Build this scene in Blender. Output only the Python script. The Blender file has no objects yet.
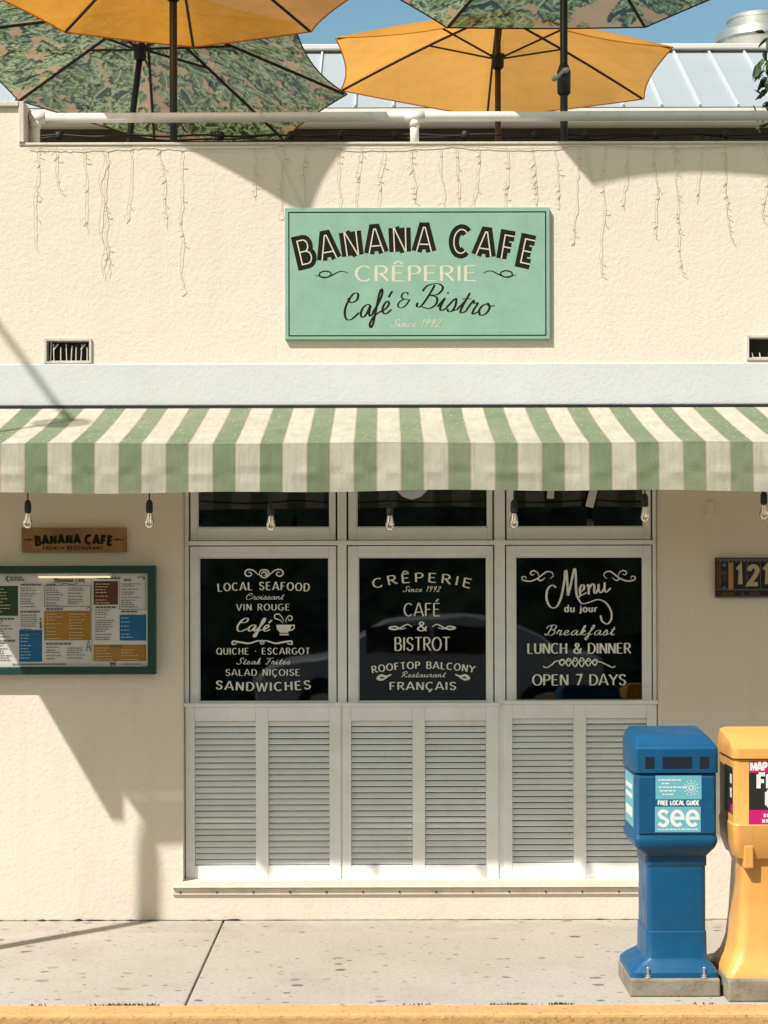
import bpy, math, random
import numpy as np
from mathutils import Vector, Matrix
R = math.radians
rnd = random.Random(7)
C = bpy.context.scene.collection
SC = bpy.context.scene
D, F, EYE, HOR = 9.3, 1767.0, 1.858, 567.0
def S(y): return F / (D + y)
def X(px, y=0.0): return (px - 384.0) / S(y)
def Z(py, y=0.0): return EYE + (HOR - py) / S(y)

# ------------------------------------------------------------------ objects
def tag(o, label=None, cat=None, group=None, kind=None):
    if label: o['label'] = label
    if cat: o['category'] = cat
    if group: o['group'] = group
    if kind: o['kind'] = kind
    return o
def thing(name, label, cat, loc=(0, 0, 0), group=None):
    o = bpy.data.objects.new(name, None)
    o.empty_display_size = 0.1
    o.location = loc
    C.objects.link(o)
    return tag(o, label, cat, group)
def org(p):
    v = Vector((0, 0, 0))
    while p is not None:
        v += Vector(p.location); p = p.parent
    return v
def kids(o): return [c for c in C.objects if c.parent == o]
def copy_tree(o, parent=None):
    c = o.copy(); C.objects.link(c); c.parent = parent
    for k in kids(o): copy_tree(k, c)
    return c

class MB:
    def __init__(s): s.v = []; s.f = []; s.m = []; s.uv = {}
    def face(s, pts, m=0):
        b = len(s.v); s.v += [tuple(p) for p in pts]
        s.f.append(tuple(range(b, b + len(pts)))); s.m.append(m)
    def box(s, x0, x1, y0, y1, z0, z1, m=0, M=None):
        if x0 > x1: x0, x1 = x1, x0
        if y0 > y1: y0, y1 = y1, y0
        if z0 > z1: z0, z1 = z1, z0
        P = [(x0,y0,z0),(x1,y0,z0),(x1,y1,z0),(x0,y1,z0),(x0,y0,z1),(x1,y0,z1),(x1,y1,z1),(x0,y1,z1)]
        if M is not None: P = [tuple(M @ Vector(p)) for p in P]
        b = len(s.v); s.v += P
        for q in ((0,3,2,1),(4,5,6,7),(0,1,5,4),(1,2,6,5),(2,3,7,6),(3,0,4,7)):
            s.f.append(tuple(b + i for i in q)); s.m.append(m)
    def rings(s, rings, m=0, cap=True, closed=True):
        n = len(rings[0]); b = len(s.v)
        for r in rings: s.v += [tuple(p) for p in r]
        for i in range(len(rings) - 1):
            for j in range(n if closed else n - 1):
                k = (j + 1) % n
                s.f.append((b+i*n+j, b+i*n+k, b+(i+1)*n+k, b+(i+1)*n+j)); s.m.append(m)
        if cap:
            s.f.append(tuple(b + j for j in reversed(range(n)))); s.m.append(m)
            e = b + (len(rings) - 1) * n
            s.f.append(tuple(e + j for j in range(n))); s.m.append(m)
    def tube(s, pts, r, n=8, m=0):
        pts = [Vector(p) for p in pts]
        up = Vector((0, 0, 1)); rings = []
        u = None
        for i, p in enumerate(pts):
            t = (pts[min(i+1, len(pts)-1)] - pts[max(i-1, 0)]).normalized()
            if u is None:
                u = t.cross(up)
                if u.length < 1e-3: u = t.cross(Vector((1, 0, 0)))
            u = (u - t * u.dot(t)).normalized(); w = t.cross(u)
            rr = r[i] if isinstance(r, (list, tuple)) else r
            rings.append([p + (u*math.cos(a)+w*math.sin(a))*rr for a in [2*math.pi*j/n for j in range(n)]])
        s.rings(rings, m)
    def lathe(s, prof, c=(0, 0, 0), n=20, m=0):
        s.rings([[(c[0]+r*math.cos(2*math.pi*j/n), c[1]+r*math.sin(2*math.pi*j/n), c[2]+z) for j in range(n)] for r, z in prof], m)
    def loft(s, secs, m=0, k=4):
        # secs: (z, cx, cy, w, d, r, [dz tilt]) rounded rectangles
        rr = []
        for q in secs:
            z, cx, cy, w, d, r = q[:6]; tilt = q[6] if len(q) > 6 else 0
            ring = []
            for sx, sy, a0 in ((1,1,0),(-1,1,90),(-1,-1,180),(1,-1,270)):
                for i in range(k + 1):
                    a = R(a0 + 90*i/k)
                    x = sx*(w/2-r)+r*math.cos(a); y = sy*(d/2-r)+r*math.sin(a)
                    ring.append((cx+x, cy+y, z + tilt*y))
            rr.append(ring)
        s.rings(rr, m)
    def build(s, name, mats, parent=None, smooth=False, bevel=0, seg=2, auto=None):
        if not isinstance(mats, (list, tuple)): mats = [mats]
        o0 = org(parent)
        me = bpy.data.meshes.new(name)
        me.from_pydata([tuple(Vector(p) - o0) for p in s.v], [], s.f)
        for mt in mats: me.materials.append(mt)
        if len(mats) > 1: me.polygons.foreach_set('material_index', s.m)
        if smooth or auto: me.polygons.foreach_set('use_smooth', [True]*len(s.f))
        me.update()
        if auto: me.set_sharp_from_angle(angle=R(auto))
        o = bpy.data.objects.new(name, me); C.objects.link(o); o.parent = parent
        if bevel:
            b = o.modifiers.new('Bevel', 'BEVEL'); b.width = bevel; b.segments = seg
            b.limit_method = 'ANGLE'; b.angle_limit = R(40)
        return o

# ------------------------------------------------------------------ materials
def lin(c):
    return tuple((x/12.92 if x <= .04045 else ((x+.055)/1.055)**2.4) for x in (v/255.0 for v in c))
class NT:
    def __init__(s, name):
        s.mat = bpy.data.materials.new(name); s.mat.use_nodes = True
        s.t = s.mat.node_tree; s.n = s.t.nodes; s.l = s.t.links
        s.b = s.n['Principled BSDF']; s.out = s.n['Material Output']
        s._co = None
    def new(s, typ, **kw):
        n = s.n.new(typ)
        for k, v in kw.items(): setattr(n, k, v)
        return n
    def co(s):
        if s._co is None:
            g = s.new('ShaderNodeNewGeometry'); s._co = g.outputs['Position']
        return s._co
    def link(s, a, b): s.l.new(a, b)
    def noise(s, scale, detail=3, rough=.55, vec=None, dist=0):
        n = s.new('ShaderNodeTexNoise'); n.inputs['Scale'].default_value = scale
        n.inputs['Detail'].default_value = detail; n.inputs['Roughness'].default_value = rough
        n.inputs['Distortion'].default_value = dist
        s.link(vec or s.co(), n.inputs['Vector']); return n.outputs['Fac']
    def vor(s, scale, vec=None, feat='F1', rand=1, dim='3D'):
        n = s.new('ShaderNodeTexVoronoi'); n.voronoi_dimensions = dim; n.feature = feat; n.inputs['Scale'].default_value = scale
        n.inputs['Randomness'].default_value = rand
        s.link(vec or s.co(), n.inputs['Vector']); return n.outputs['Distance']
    def ramp(s, fac, stops, interp='LINEAR'):
        n = s.new('ShaderNodeValToRGB'); n.color_ramp.interpolation = interp
        e = n.color_ramp.elements
        while len(e) < len(stops): e.new(.5)
        for i, (p, c) in enumerate(stops):
            e[i].position = p
            e[i].color = (c, c, c, 1) if isinstance(c, (int, float)) else (*c, 1)
        s.link(fac, n.inputs['Fac']); return n.outputs['Color']
    def mix(s, fac, a, b, mode='MIX'):
        n = s.new('ShaderNodeMix', data_type='RGBA', blend_type=mode)
        for sock, v in ((n.inputs[0], fac), (n.inputs[6], a), (n.inputs[7], b)):
            if isinstance(v, (int, float)): sock.default_value = v
            elif isinstance(v, (tuple, list)): sock.default_value = (*v[:3], 1)
            else: s.link(v, sock)
        return n.outputs[2]
    def math(s, op, a, b=0.0, c=0.0):
        n = s.new('ShaderNodeMath', operation=op)
        for i, v in enumerate((a, b, c)):
            if isinstance(v, (int, float)): n.inputs[i].default_value = v
            else: s.link(v, n.inputs[i])
        return n.outputs[0]
    def xyz(s, vec=None):
        n = s.new('ShaderNodeSeparateXYZ'); s.link(vec or s.co(), n.inputs[0]); return n.outputs
    def scaled(s, x, y, z, vec=None):
        n = s.new('ShaderNodeMapping'); n.inputs['Scale'].default_value = (x, y, z)
        s.link(vec or s.co(), n.inputs['Vector']); return n.outputs[0]
    def bump(s, h, strength, dist, prev=None):
        n = s.new('ShaderNodeBump'); n.inputs['Strength'].default_value = strength
        n.inputs['Distance'].default_value = dist
        s.link(h, n.inputs['Height'])
        if prev is not None: s.link(prev, n.inputs['Normal'])
        s.link(n.outputs[0], s.b.inputs['Normal']); return n.outputs[0]
    def col(s, c):
        if isinstance(c, tuple): s.b.inputs['Base Color'].default_value = (*c, 1)
        else: s.link(c, s.b.inputs['Base Color'])
    def rough(s, r):
        if isinstance(r, (int, float)): s.b.inputs['Roughness'].default_value = r
        else: s.link(r, s.b.inputs['Roughness'])
M = {}
def paint(name, c, rough=.5, var=.12, vscale=3.0, bump=0, bscale=60, metal=0, dirt=None, spec=.5):
    t = NT(name)
    a = tuple(x*(1-var) for x in c); b = tuple(min(1, x*(1+var*.6)) for x in c)
    k = t.ramp(t.noise(vscale, 5, .65), [(.3, a), (.7, b)])
    if dirt:
        k = t.mix(t.ramp(t.noise(vscale*2.3, 6, .7), [(.52, 0), (.75, .75)]), k, dirt)
    t.col(k); t.rough(rough); t.b.inputs['Metallic'].default_value = metal
    t.b.inputs['Specular IOR Level'].default_value = spec
    if bump: t.bump(t.noise(bscale, 4, .6), bump, .004)
    M[name] = t.mat; return t
def fabric(name, c, trans=.4, var=.1, weave=0.0):
    t = NT(name)
    d = t.new('ShaderNodeBsdfDiffuse'); tr = t.new('ShaderNodeBsdfTranslucent'); mx = t.new('ShaderNodeMixShader')
    k = t.ramp(t.noise(2.5, 4, .6), [(.3, tuple(x*(1-var) for x in c)), (.7, tuple(min(1, x*(1+var)) for x in c))])
    t.link(k, d.inputs[0]); t.link(k, tr.inputs[0]); mx.inputs[0].default_value = trans
    bn = t.new('ShaderNodeBump'); bn.inputs['Strength'].default_value = .5; bn.inputs['Distance'].default_value = .02
    t.link(t.noise(3.2, 4, .55, dist=.8), bn.inputs['Height'])
    t.link(bn.outputs[0], d.inputs['Normal']); t.link(bn.outputs[0], tr.inputs['Normal'])
    t.link(d.outputs[0], mx.inputs[1]); t.link(tr.outputs[0], mx.inputs[2])
    tp = t.new('ShaderNodeBsdfTransparent'); m2 = t.new('ShaderNodeMixShader'); m2.inputs[0].default_value = weave
    t.link(mx.outputs[0], m2.inputs[1]); t.link(tp.outputs[0], m2.inputs[2])
    t.link(m2.outputs[0], t.out.inputs['Surface']); M[name] = t.mat; return t

# stucco wall
def stucco(name, c, warm):
    t = NT(name)
    k = t.ramp(t.noise(1.1, 6, .6), [(.3, tuple(x*.955 for x in c)), (.7, c)])
    st = t.scaled(3.0, 3.0, .35)
    k = t.mix(t.ramp(t.noise(2.0, 5, .7, st), [(.52, 0), (.85, .45)]), k, warm)
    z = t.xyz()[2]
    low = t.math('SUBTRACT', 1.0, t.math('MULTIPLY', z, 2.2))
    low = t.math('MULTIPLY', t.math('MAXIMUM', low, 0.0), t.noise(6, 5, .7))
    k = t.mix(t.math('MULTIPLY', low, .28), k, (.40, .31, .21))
    k = t.mix(t.ramp(t.vor(9.0), [(.018, 1), (.03, 0)]), k, (.42, .33, .22))
    k = t.mix(t.ramp(t.noise(.55, 5, .62), [(.42, 0), (.62, .32)]), k, tuple(q*.90 for q in c))
    t.col(k); t.rough(.9); t.b.inputs['Specular IOR Level'].default_value = .2
    n1 = t.noise(42, 5, .60, dist=.35); n2 = t.noise(130, 3, .6); n3 = t.noise(6, 4, .55)
    h = t.math('ADD', t.math('ADD', n1, t.math('MULTIPLY', n2, .32)), t.math('MULTIPLY', n3, .9))
    t.bump(h, .42, .008)
    M[name] = t.mat
stucco('stucco', (.785, .70, .595), (.62, .51, .36))
paint('band_paint', (.62, .635, .64), .8, .06, 2.0, .5, 45, dirt=(.60, .59, .57), spec=.2)
paint('trim_white', (.87, .87, .865), .55, .06, 4.0, .12, 30, dirt=(.74, .72, .69), spec=.35)
paint('cap_white', (.62, .58, .52), .7, .12, 5.0, .5, 40, dirt=(.30, .24, .17))
paint('pipe_white', (.72, .71, .68), .4, .06, 4.0, dirt=(.55, .50, .42))
paint('dark_gap', (.03, .027, .024), .9, 0)
paint('sill_paint', (.68, .60, .50), .7, .12, 5, dirt=(.42, .36, .28))
paint('dark_room', (.06, .05, .04), .9, .4, 1.5)
paint('sign_ink', (.016, .015, .012), .85, .1, 20, spec=.1)
paint('sign_cream', (.64, .61, .47), .7, .08, 20)
paint('sign_cream_soft', (.66, .66, .50), .7, .08, 20)
paint('vinyl', (.82, .80, .74), .6, .12, 40)
paint('black_metal', (.018, .017, .016), .45, .1)
paint('black_rubber', (.012, .012, .012), .6, .1)
paint('teal_paint', (.008, .050, .040), .45, .15, 6)
paint('paper', (.60, .58, .55), .8, .05, 6)
paint('ink_blue', (.004, .11, .28), .7, .1, 8)
paint('ink_orange', (.36, .17, .018), .7, .15, 8)
paint('ink_brown', (.09, .025, .008), .7, .1, 8)
paint('ink_green', (.014, .05, .02), .7, .1, 8)
paint('ink_grey', (.11, .10, .10), .8, .2, 30)
paint('ink_light', (.62, .50, .30), .8, .1, 30)
paint('ink_pale_blue', (.35, .55, .68), .8, .1, 30)
paint('wire_brown', (.50, .40, .28), .7, .25, 30)
paint('steel', (.62, .61, .59), .38, .08, 5, metal=.85, dirt=(.45, .44, .42))
paint('galv', (.55, .55, .54), .5, .1, 4, metal=.3)
paint('roof_metal', (.36, .40, .43), .6, .04, 2, metal=.1)
paint('roof_seam', (.52, .56, .59), .55, .05, 4, metal=.1)
paint('annex_wall', (.16, .13, .10), .9, .2, 3)  # wall colour darkened to stand in for the terrace shade
paint('gutter', (.66, .64, .60), .5, .08, 4)
paint('leaf_dark', (.030, .062, .018), .5, .4, 8)
paint('leaf_mid', (.06, .11, .03), .5, .4, 8)
paint('bark', (.10, .07, .045), .9, .3, 12, .6, 30)
paint('hedge_green', (.17, .21, .13), .9, .95, 1.1)
paint('car_paint', (.55, .56, .58), .25, .05)
paint('car_glass', (.02, .025, .03), .08, .0)
paint('chrome', (.7, .7, .7), .2, .0, metal=1)
paint('tyre', (.015, .015, .015), .8, .1)
paint('asphalt', (.13, .108, .08), .92, .25, 14, .6, 120)
paint('plank', (.30, .155, .045), .7, .3, 7, .3, 50, dirt=(.14, .07, .025))
paint('tile_dark', (.016, .013, .012), .35, .3, 20)
paint('tile_rust', (.10, .042, .018), .5, .5, 60)
paint('tile_gold', (.42, .20, .03), .5, .2, 20)
paint('tile_grey', (.15, .13, .12), .5, .6, 120)
paint('tile_tan', (.48, .38, .24), .5, .1, 20)
paint('concrete_block', (.27, .245, .19), .95, .3, 9, .9, 60, dirt=(.10, .09, .06))
paint('decal_cyan', (.16, .47, .56), .45, .06, 10)
paint('decal_white', (.80, .82, .80), .45, .04, 10)
paint('decal_navy', (.012, .10, .20), .45, .04, 10)
paint('decal_pink', (.66, .012, .17), .45, .05, 10)
paint('decal_black', (.025, .022, .02), .45, .1, 10)
paint('slot_dark', (.004, .010, .022), .6, .1)
paint('tan_shade', (.30, .17, .075), .7, .1)
paint('drain_white', (.72, .70, .66), .5, .1)
def plastic(name, c, worn):
    t = NT(name)
    k = t.ramp(t.noise(5, 5, .6), [(.3, tuple(x*.85 for x in c)), (.7, c)])
    k = t.mix(t.ramp(t.noise(30, 6, .75), [(.60, 0), (.72, .5)]), k, worn)
    sc_ = t.scaled(3, 3, 45)
    k = t.mix(t.ramp(t.noise(2.5, 7, .75, sc_), [(.66, 0), (.72, .45)]), k, worn)
    st = t.scaled(9, 9, 1.0)
    k = t.mix(t.ramp(t.noise(3, 5, .7, st), [(.58, 0), (.8, .35)]), k, tuple(x*.5 for x in c))
    t.col(k); t.rough(t.ramp(t.noise(8, 4), [(.3, .34), (.7, .55)]))
    t.bump(t.noise(90, 3), .15, .002); M[name] = t.mat
plastic('blue_plastic', (.002, .090, .22), (.02, .15, .28))
plastic('yellow_plastic', (.86, .435, .115), (.84, .52, .18))
def soft(name, c, var=.1): fabric(name, c, .35, var)
fabric('orange_cloth', (.75, .33, .04), .48, .12, .08)
fabric('sunlit_orange_cloth', (.80, .40, .085), .56, .10, .02)  # same amber cloth, lightened for the stronger sun on the rear umbrella
t = fabric('leaf_print', (.5, .5, .5), .52, 0, .08)
at_ = t.new('ShaderNodeVertexColor'); at_.layer_name = 'leaf_print'
for n_ in t.n:
    if n_.type in ('BSDF_DIFFUSE', 'BSDF_TRANSLUCENT'): t.link(at_.outputs[0], n_.inputs[0])
# teal sign panel: mottled print
t = NT('sign_teal')
k = t.ramp(t.noise(7, 7, .75), [(.3, (.215, .385, .300)), (.7, (.29, .47, .375))])
k = t.mix(t.ramp(t.noise(160, 2, .5), [(.35, .35), (.65, 0)]), k, (.20, .36, .27))
t.col(k); t.rough(.65); M['sign_teal'] = t.mat
# awning canvas: woven stripes along x
t = NT('awning_canvas')
x, y, z = t.xyz()
u = t.math('FRACT', t.math('DIVIDE', t.math('ADD', x, 2.2 - .082), .2200))
green = t.ramp(t.noise(9, 5, .6), [(.3, (.185, .24, .15)), (.7, (.235, .29, .185))])
cream = t.ramp(t.noise(6, 5, .65), [(.3, (.53, .51, .42)), (.7, (.62, .60, .51))])
edge = (.50, .36, .26)
g = t.math('LESS_THAN', u, .475)
k = t.mix(g, cream, green)
e1 = t.math('LESS_THAN', t.math('ABSOLUTE', t.math('SUBTRACT', u, .482)), .012)
e2 = t.math('GREATER_THAN', u, .976)
k = t.mix(t.math('MULTIPLY', t.math('MAXIMUM', e1, e2), .75), k, edge)
ver = t.scaled(16, 4, 1.5)
grime = t.ramp(t.noise(2.0, 6, .7, ver), [(.45, 0), (.8, .62)])
k = t.mix(grime, k, t.mix(.55, k, (.16, .14, .09)))
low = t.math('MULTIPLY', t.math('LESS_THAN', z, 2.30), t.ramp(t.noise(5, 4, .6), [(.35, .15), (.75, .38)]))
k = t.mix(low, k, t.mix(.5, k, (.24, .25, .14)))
v1 = t.vor(17.0, dim='2D'); dn = t.noise(90, 2)
spots = t.math('LESS_THAN', t.math('ADD', v1, t.math('MULTIPLY', dn, .10)), .125)
msk = t.math('GREATER_THAN', t.noise(5.0, 3, .6), .50)
top = t.math('GREATER_THAN', z, 2.445)
k = t.mix(t.math('MULTIPLY', t.math('MULTIPLY', spots, msk), t.math('MULTIPLY', top, .7)), k, (.70, .70, .64))
k = t.mix(t.ramp(t.noise(1.3, 5, .65), [(.45, 0), (.7, .28)]), k, (.42, .39, .30))
d = t.new('ShaderNodeBsdfDiffuse'); tr = t.new('ShaderNodeBsdfTranslucent'); mx = t.new('ShaderNodeMixShader')
t.link(k, d.inputs[0]); t.link(k, tr.inputs[0]); mx.inputs[0].default_value = .2
bn = t.new('ShaderNodeBump'); bn.inputs['Strength'].default_value = .6; bn.inputs['Distance'].default_value = .014
t.link(t.noise(3.0, 5, .6, t.scaled(3.4, 1, 1.6)), bn.inputs['Height']); t.link(bn.outputs[0], d.inputs['Normal'])
t.link(d.outputs[0], mx.inputs[1]); t.link(tr.outputs[0], mx.inputs[2]); t.link(mx.outputs[0], t.out.inputs['Surface'])
M['awning_canvas'] = t.mat
# pavement concrete
t = NT('pavement')
k = t.ramp(t.noise(1.6, 7, .68), [(.25, (.36, .32, .27)), (.5, (.445, .405, .35)), (.75, (.52, .485, .43))])
k = t.mix(t.ramp(t.noise(40, 4, .7), [(.35, .35), (.6, 0)]), k, (.33, .29, .24))
v = t.new('ShaderNodeTexVoronoi'); v.voronoi_dimensions = '2D'; v.inputs['Scale'].default_value = 5.2; t.link(t.scaled(1.0, 1.35, 1, None), v.inputs['Vector'])
dd = t.math('ADD', v.outputs['Distance'], t.math('MULTIPLY', t.noise(30, 4, .65), .24))
size = t.math('SUBTRACT', t.math('MULTIPLY', t.math('POWER', t.xyz(v.outputs['Color'])[0], 1.4), .25), -.03)
sp = t.math('LESS_THAN', dd, t.math('ADD', size, .0))
k = t.mix(t.math('MULTIPLY', sp, t.math('MULTIPLY', t.xyz(v.outputs['Color'])[1], 1.0)), k, (.13, .11, .09))
v2 = t.vor(14.0, dim='2D'); sp2 = t.math('LESS_THAN', t.math('ADD', v2, t.math('MULTIPLY', t.noise(60, 2), .1)), .125)
k = t.mix(t.math('MULTIPLY', sp2, .45), k, (.15, .13, .11))
k = t.mix(t.ramp(t.noise(.8, 6, .7), [(.5, 0), (.75, .4)]), k, (.30, .25, .19))
v3 = t.new('ShaderNodeTexVoronoi'); v3.voronoi_dimensions = '2D'; v3.inputs['Scale'].default_value = 8.5; t.link(t.scaled(1.0, 1.3, 1), v3.inputs['Vector'])
d3 = t.math('ADD', v3.outputs['Distance'], t.math('MULTIPLY', t.noise(45, 4, .65), .3))
k = t.mix(t.math('MULTIPLY', t.math('LESS_THAN', d3, t.math('MULTIPLY', t.xyz(v3.outputs['Color'])[2], .27)), .75), k, (.12, .10, .085))
y = t.xyz()[1]
near = t.math('MULTIPLY', t.math('GREATER_THAN', y, -.30), t.ramp(t.noise(4, 5, .7), [(.4, 0), (.7, .35)]))
k = t.mix(near, k, (.26, .22, .17))
t.col(k); t.rough(.9); t.bump(t.noise(70, 5, .65), .5, .004); M['pavement'] = t.mat
# yellow kerb paint, worn
t = NT('kerb_yellow')
k = t.ramp(t.noise(5, 6, .7), [(.3, (.56, .32, .115)), (.7, (.68, .41, .165))])
k = t.mix(t.ramp(t.noise(14, 7, .75, t.scaled(1, 2.2, 1)), [(.50, 0), (.66, .7)]), k, (.46, .30, .13))
k = t.mix(t.ramp(t.noise(50, 3, .6), [(.58, 0), (.68, .7)]), k, (.20, .15, .10))
t.col(k); t.rough(.85); t.bump(t.noise(45, 5, .65), .8, .006); M['kerb_yellow'] = t.mat
# window glass (thin pane)
def pane_mat(name, tint):
    t = NT(name)
    tr = t.new('ShaderNodeBsdfTransparent'); tr.inputs[0].default_value = (*tint, 1)
    gl = t.new('ShaderNodeBsdfGlossy'); gl.inputs['Roughness'].default_value = .02
    fr = t.new('ShaderNodeFresnel'); fr.inputs[0].default_value = 1.8
    bn = t.new('ShaderNodeBump'); bn.inputs['Strength'].default_value = .04; bn.inputs['Distance'].default_value = .02
    t.link(t.noise(2.2, 2), bn.inputs['Height']); t.link(bn.outputs[0], gl.inputs['Normal'])
    mx = t.new('ShaderNodeMixShader'); t.link(fr.outputs[0], mx.inputs[0])
    t.link(tr.outputs[0], mx.inputs[1]); t.link(gl.outputs[0], mx.inputs[2])
    t.link(mx.outputs[0], t.out.inputs['Surface']); M[name] = t.mat
pane_mat('pane_glass', (.55, .55, .55)); pane_mat('bulb_glass', (.93, .90, .84))
fabric('frosted_glass', (.7, .68, .62), .6, .05, .6)
t = NT('filament'); t.b.inputs['Emission Color'].default_value = (1, .45, .12, 1); t.b.inputs['Emission Strength'].default_value = .45
M['filament'] = t.mat
t = NT('lit_globe'); t.b.inputs['Base Color'].default_value = (.7, .66, .58, 1); t.b.inputs['Emission Color'].default_value = (1, .9, .74, 1); t.b.inputs['Emission Strength'].default_value = .5
M['lit_globe'] = t.mat
t = NT('strip_light'); t.b.inputs['Emission Color'].default_value = (1, .82, .5, 1); t.b.inputs['Emission Strength'].default_value = .55
M['strip_light'] = t.mat

# ------------------------------------------------------------------ stroke lettering
def arc(cx, cy, rx, ry, a0, a1, n=12):
    return [(cx+rx*math.cos(R(a0+(a1-a0)*i/n)), cy+ry*math.sin(R(a0+(a1-a0)*i/n))) for i in range(n+1)]
def spl(P, n=6):
    out = []
    Q = [P[0]] + list(P) + [P[-1]]
    for i in range(1, len(Q)-2):
        p0, p1, p2, p3 = Q[i-1:i+3]
        for k in range(n):
            t = k/n
            out.append(tuple(.5*((2*p1[j])+(-p0[j]+p2[j])*t+(2*p0[j]-5*p1[j]+4*p2[j]-p3[j])*t*t+(-p0[j]+3*p1[j]-3*p2[j]+p3[j])*t**3) for j in (0, 1)))
    out.append(tuple(P[-1])); return out
E_ = [[(.06,0),(.06,1)], [(.06,1),(.55,1)], [(.06,.53),(.48,.53)], [(.06,0),(.57,0)]]
C_ = [arc(.40,.5,.38,.5,48,312,16)]
CAPS = {
 'A': (.78, [[(0,0),(.39,1),(.78,0)], [(.14,.32),(.64,.32)]]),
 'B': (.64, [[(.06,0),(.06,1)], [(.06,1)]+arc(.34,.765,.2,.235,90,-90,8)+[(.06,.53)], [(.06,.53)]+arc(.36,.265,.25,.265,90,-90,8)+[(.06,0)]]),
 'C': (.74, C_), 'D': (.72, [[(.06,0),(.06,1)], [(.06,1)]+arc(.28,.5,.42,.5,90,-90,14)+[(.06,0)]]),
 'E': (.60, E_), 'F': (.56, [[(.06,0),(.06,1)], [(.06,1),(.54,1)], [(.06,.52),(.46,.52)]]),
 'G': (.78, [arc(.40,.5,.38,.5,48,335,16)+[(.74,.42),(.48,.42)]]),
 'H': (.70, [[(.06,0),(.06,1)], [(.64,0),(.64,1)], [(.06,.52),(.64,.52)]]),
 'I': (.16, [[(.08,0),(.08,1)]]), 'L': (.54, [[(.06,1),(.06,0)], [(.06,0),(.53,0)]]),
 'K': (.66, [[(.06,0),(.06,1)], [(.62,1),(.08,.42)], [(.22,.56),(.66,0)]]),
 'M': (.88, [[(.06,0),(.06,1),(.44,.25),(.82,1),(.82,0)]]),
 'N': (.72, [[(.06,0),(.06,1),(.66,0),(.66,1)]]),
 'O': (.82, [arc(.41,.5,.39,.5,90,450,22)]), 'Q': (.82, [arc(.41,.5,.39,.5,90,450,22), [(.45,.25),(.8,-.06)]]),
 'P': (.60, [[(.06,0),(.06,1)], [(.06,1)]+arc(.32,.74,.25,.26,90,-90,8)+[(.06,.48)]]),
 'R': (.66, [[(.06,0),(.06,1)], [(.06,1)]+arc(.32,.75,.25,.25,90,-90,8)+[(.06,.5)], [(.28,.5),(.64,0)]]),
 'S': (.62, [spl([(.56,.82),(.43,.97),(.22,.98),(.08,.82),(.13,.62),(.32,.51),(.52,.39),(.56,.2),(.41,.03),(.2,.02),(.04,.2)])]),
 'T': (.64, [[(.32,0),(.32,1)], [(0,1),(.64,1)]]),
 'U': (.70, [[(.06,1),(.06,.32)]+arc(.35,.30,.29,.30,180,360,10)+[(.64,1)]]),
 'V': (.74, [[(0,1),(.37,0),(.74,1)]]), 'W': (1.02, [[(0,1),(.26,0),(.51,.85),(.76,0),(1.02,1)]]),
 'Y': (.70, [[(0,1),(.35,.48)], [(.7,1),(.35,.48),(.35,0)]]),
 '1': (.36, [[(.04,.80),(.22,1),(.22,0)]]),
 '2': (.58, [spl([(.04,.74),(.12,.93),(.3,1),(.48,.92),(.52,.72),(.42,.5),(.2,.22),(.04,0)])+[(.56,0)]]),
 '7': (.56, [[(.02,1),(.54,1),(.2,0)]]),
 '9': (.58, [arc(.28,.68,.24,.32,0,360,14), [(.52,.68),(.44,.2),(.2,0)]]),
 '&': (.80, [spl([(.76,.5),(.62,.18),(.36,0),(.1,.1),(.06,.3),(.26,.52),(.5,.74),(.44,.97),(.28,.98),(.2,.8),(.36,.5),(.76,0)])]),
 '.': (.3, [[(.1,.45),(.2,.55)]]), ' ': (.38, []),
}
CAPS['A'] = (.78, [[(0,0),(.345,1),(.435,1),(.78,0)], [(.15,.30),(.63,.30)]])
CAPS['N'] = (.72, [[(.06,0),(.06,1)], [(.09,1),(.63,0)], [(.66,0),(.66,1)]])
CAPS['V'] = (.74, [[(0,1),(.33,0),(.41,0),(.74,1)]])
CAPS['W'] = (1.02, [[(0,1),(.22,0),(.29,0),(.48,.85),(.54,.85),(.73,0),(.80,0),(1.02,1)]])
CAPS['M'] = (.88, [[(.06,0),(.06,1)], [(.08,1),(.44,.25),(.80,1)], [(.82,1),(.82,0)]])
BLK = {**CAPS, ' ': (.12, []), 'E': (.58, [[(.55,1),(.06,1),(.06,0),(.56,0)], [(.06,.5),(.48,.5)]]), 'F': (.54, [[(.54,1),(.06,1),(.06,0)], [(.06,.5),(.46,.5)]]),
 'B': (.62, [[(.06,.52),(.34,.52)]+arc(.34,.76,.2,.24,-90,90,8)+[(.06,1),(.06,0)]+arc(.36,.26,.25,.26,-90,90,8)+[(.30,.52)]])}
CAPS['É'] = (.60, E_ + [[(.22,1.14),(.46,1.34)]])
CAPS['Ê'] = (.60, E_ + [[(.08,1.14),(.3,1.34),(.52,1.14)]])
CAPS['Ç'] = (.74, C_ + [spl([(.40,.0),(.46,-.12),(.38,-.25),(.24,-.22)])])
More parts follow.
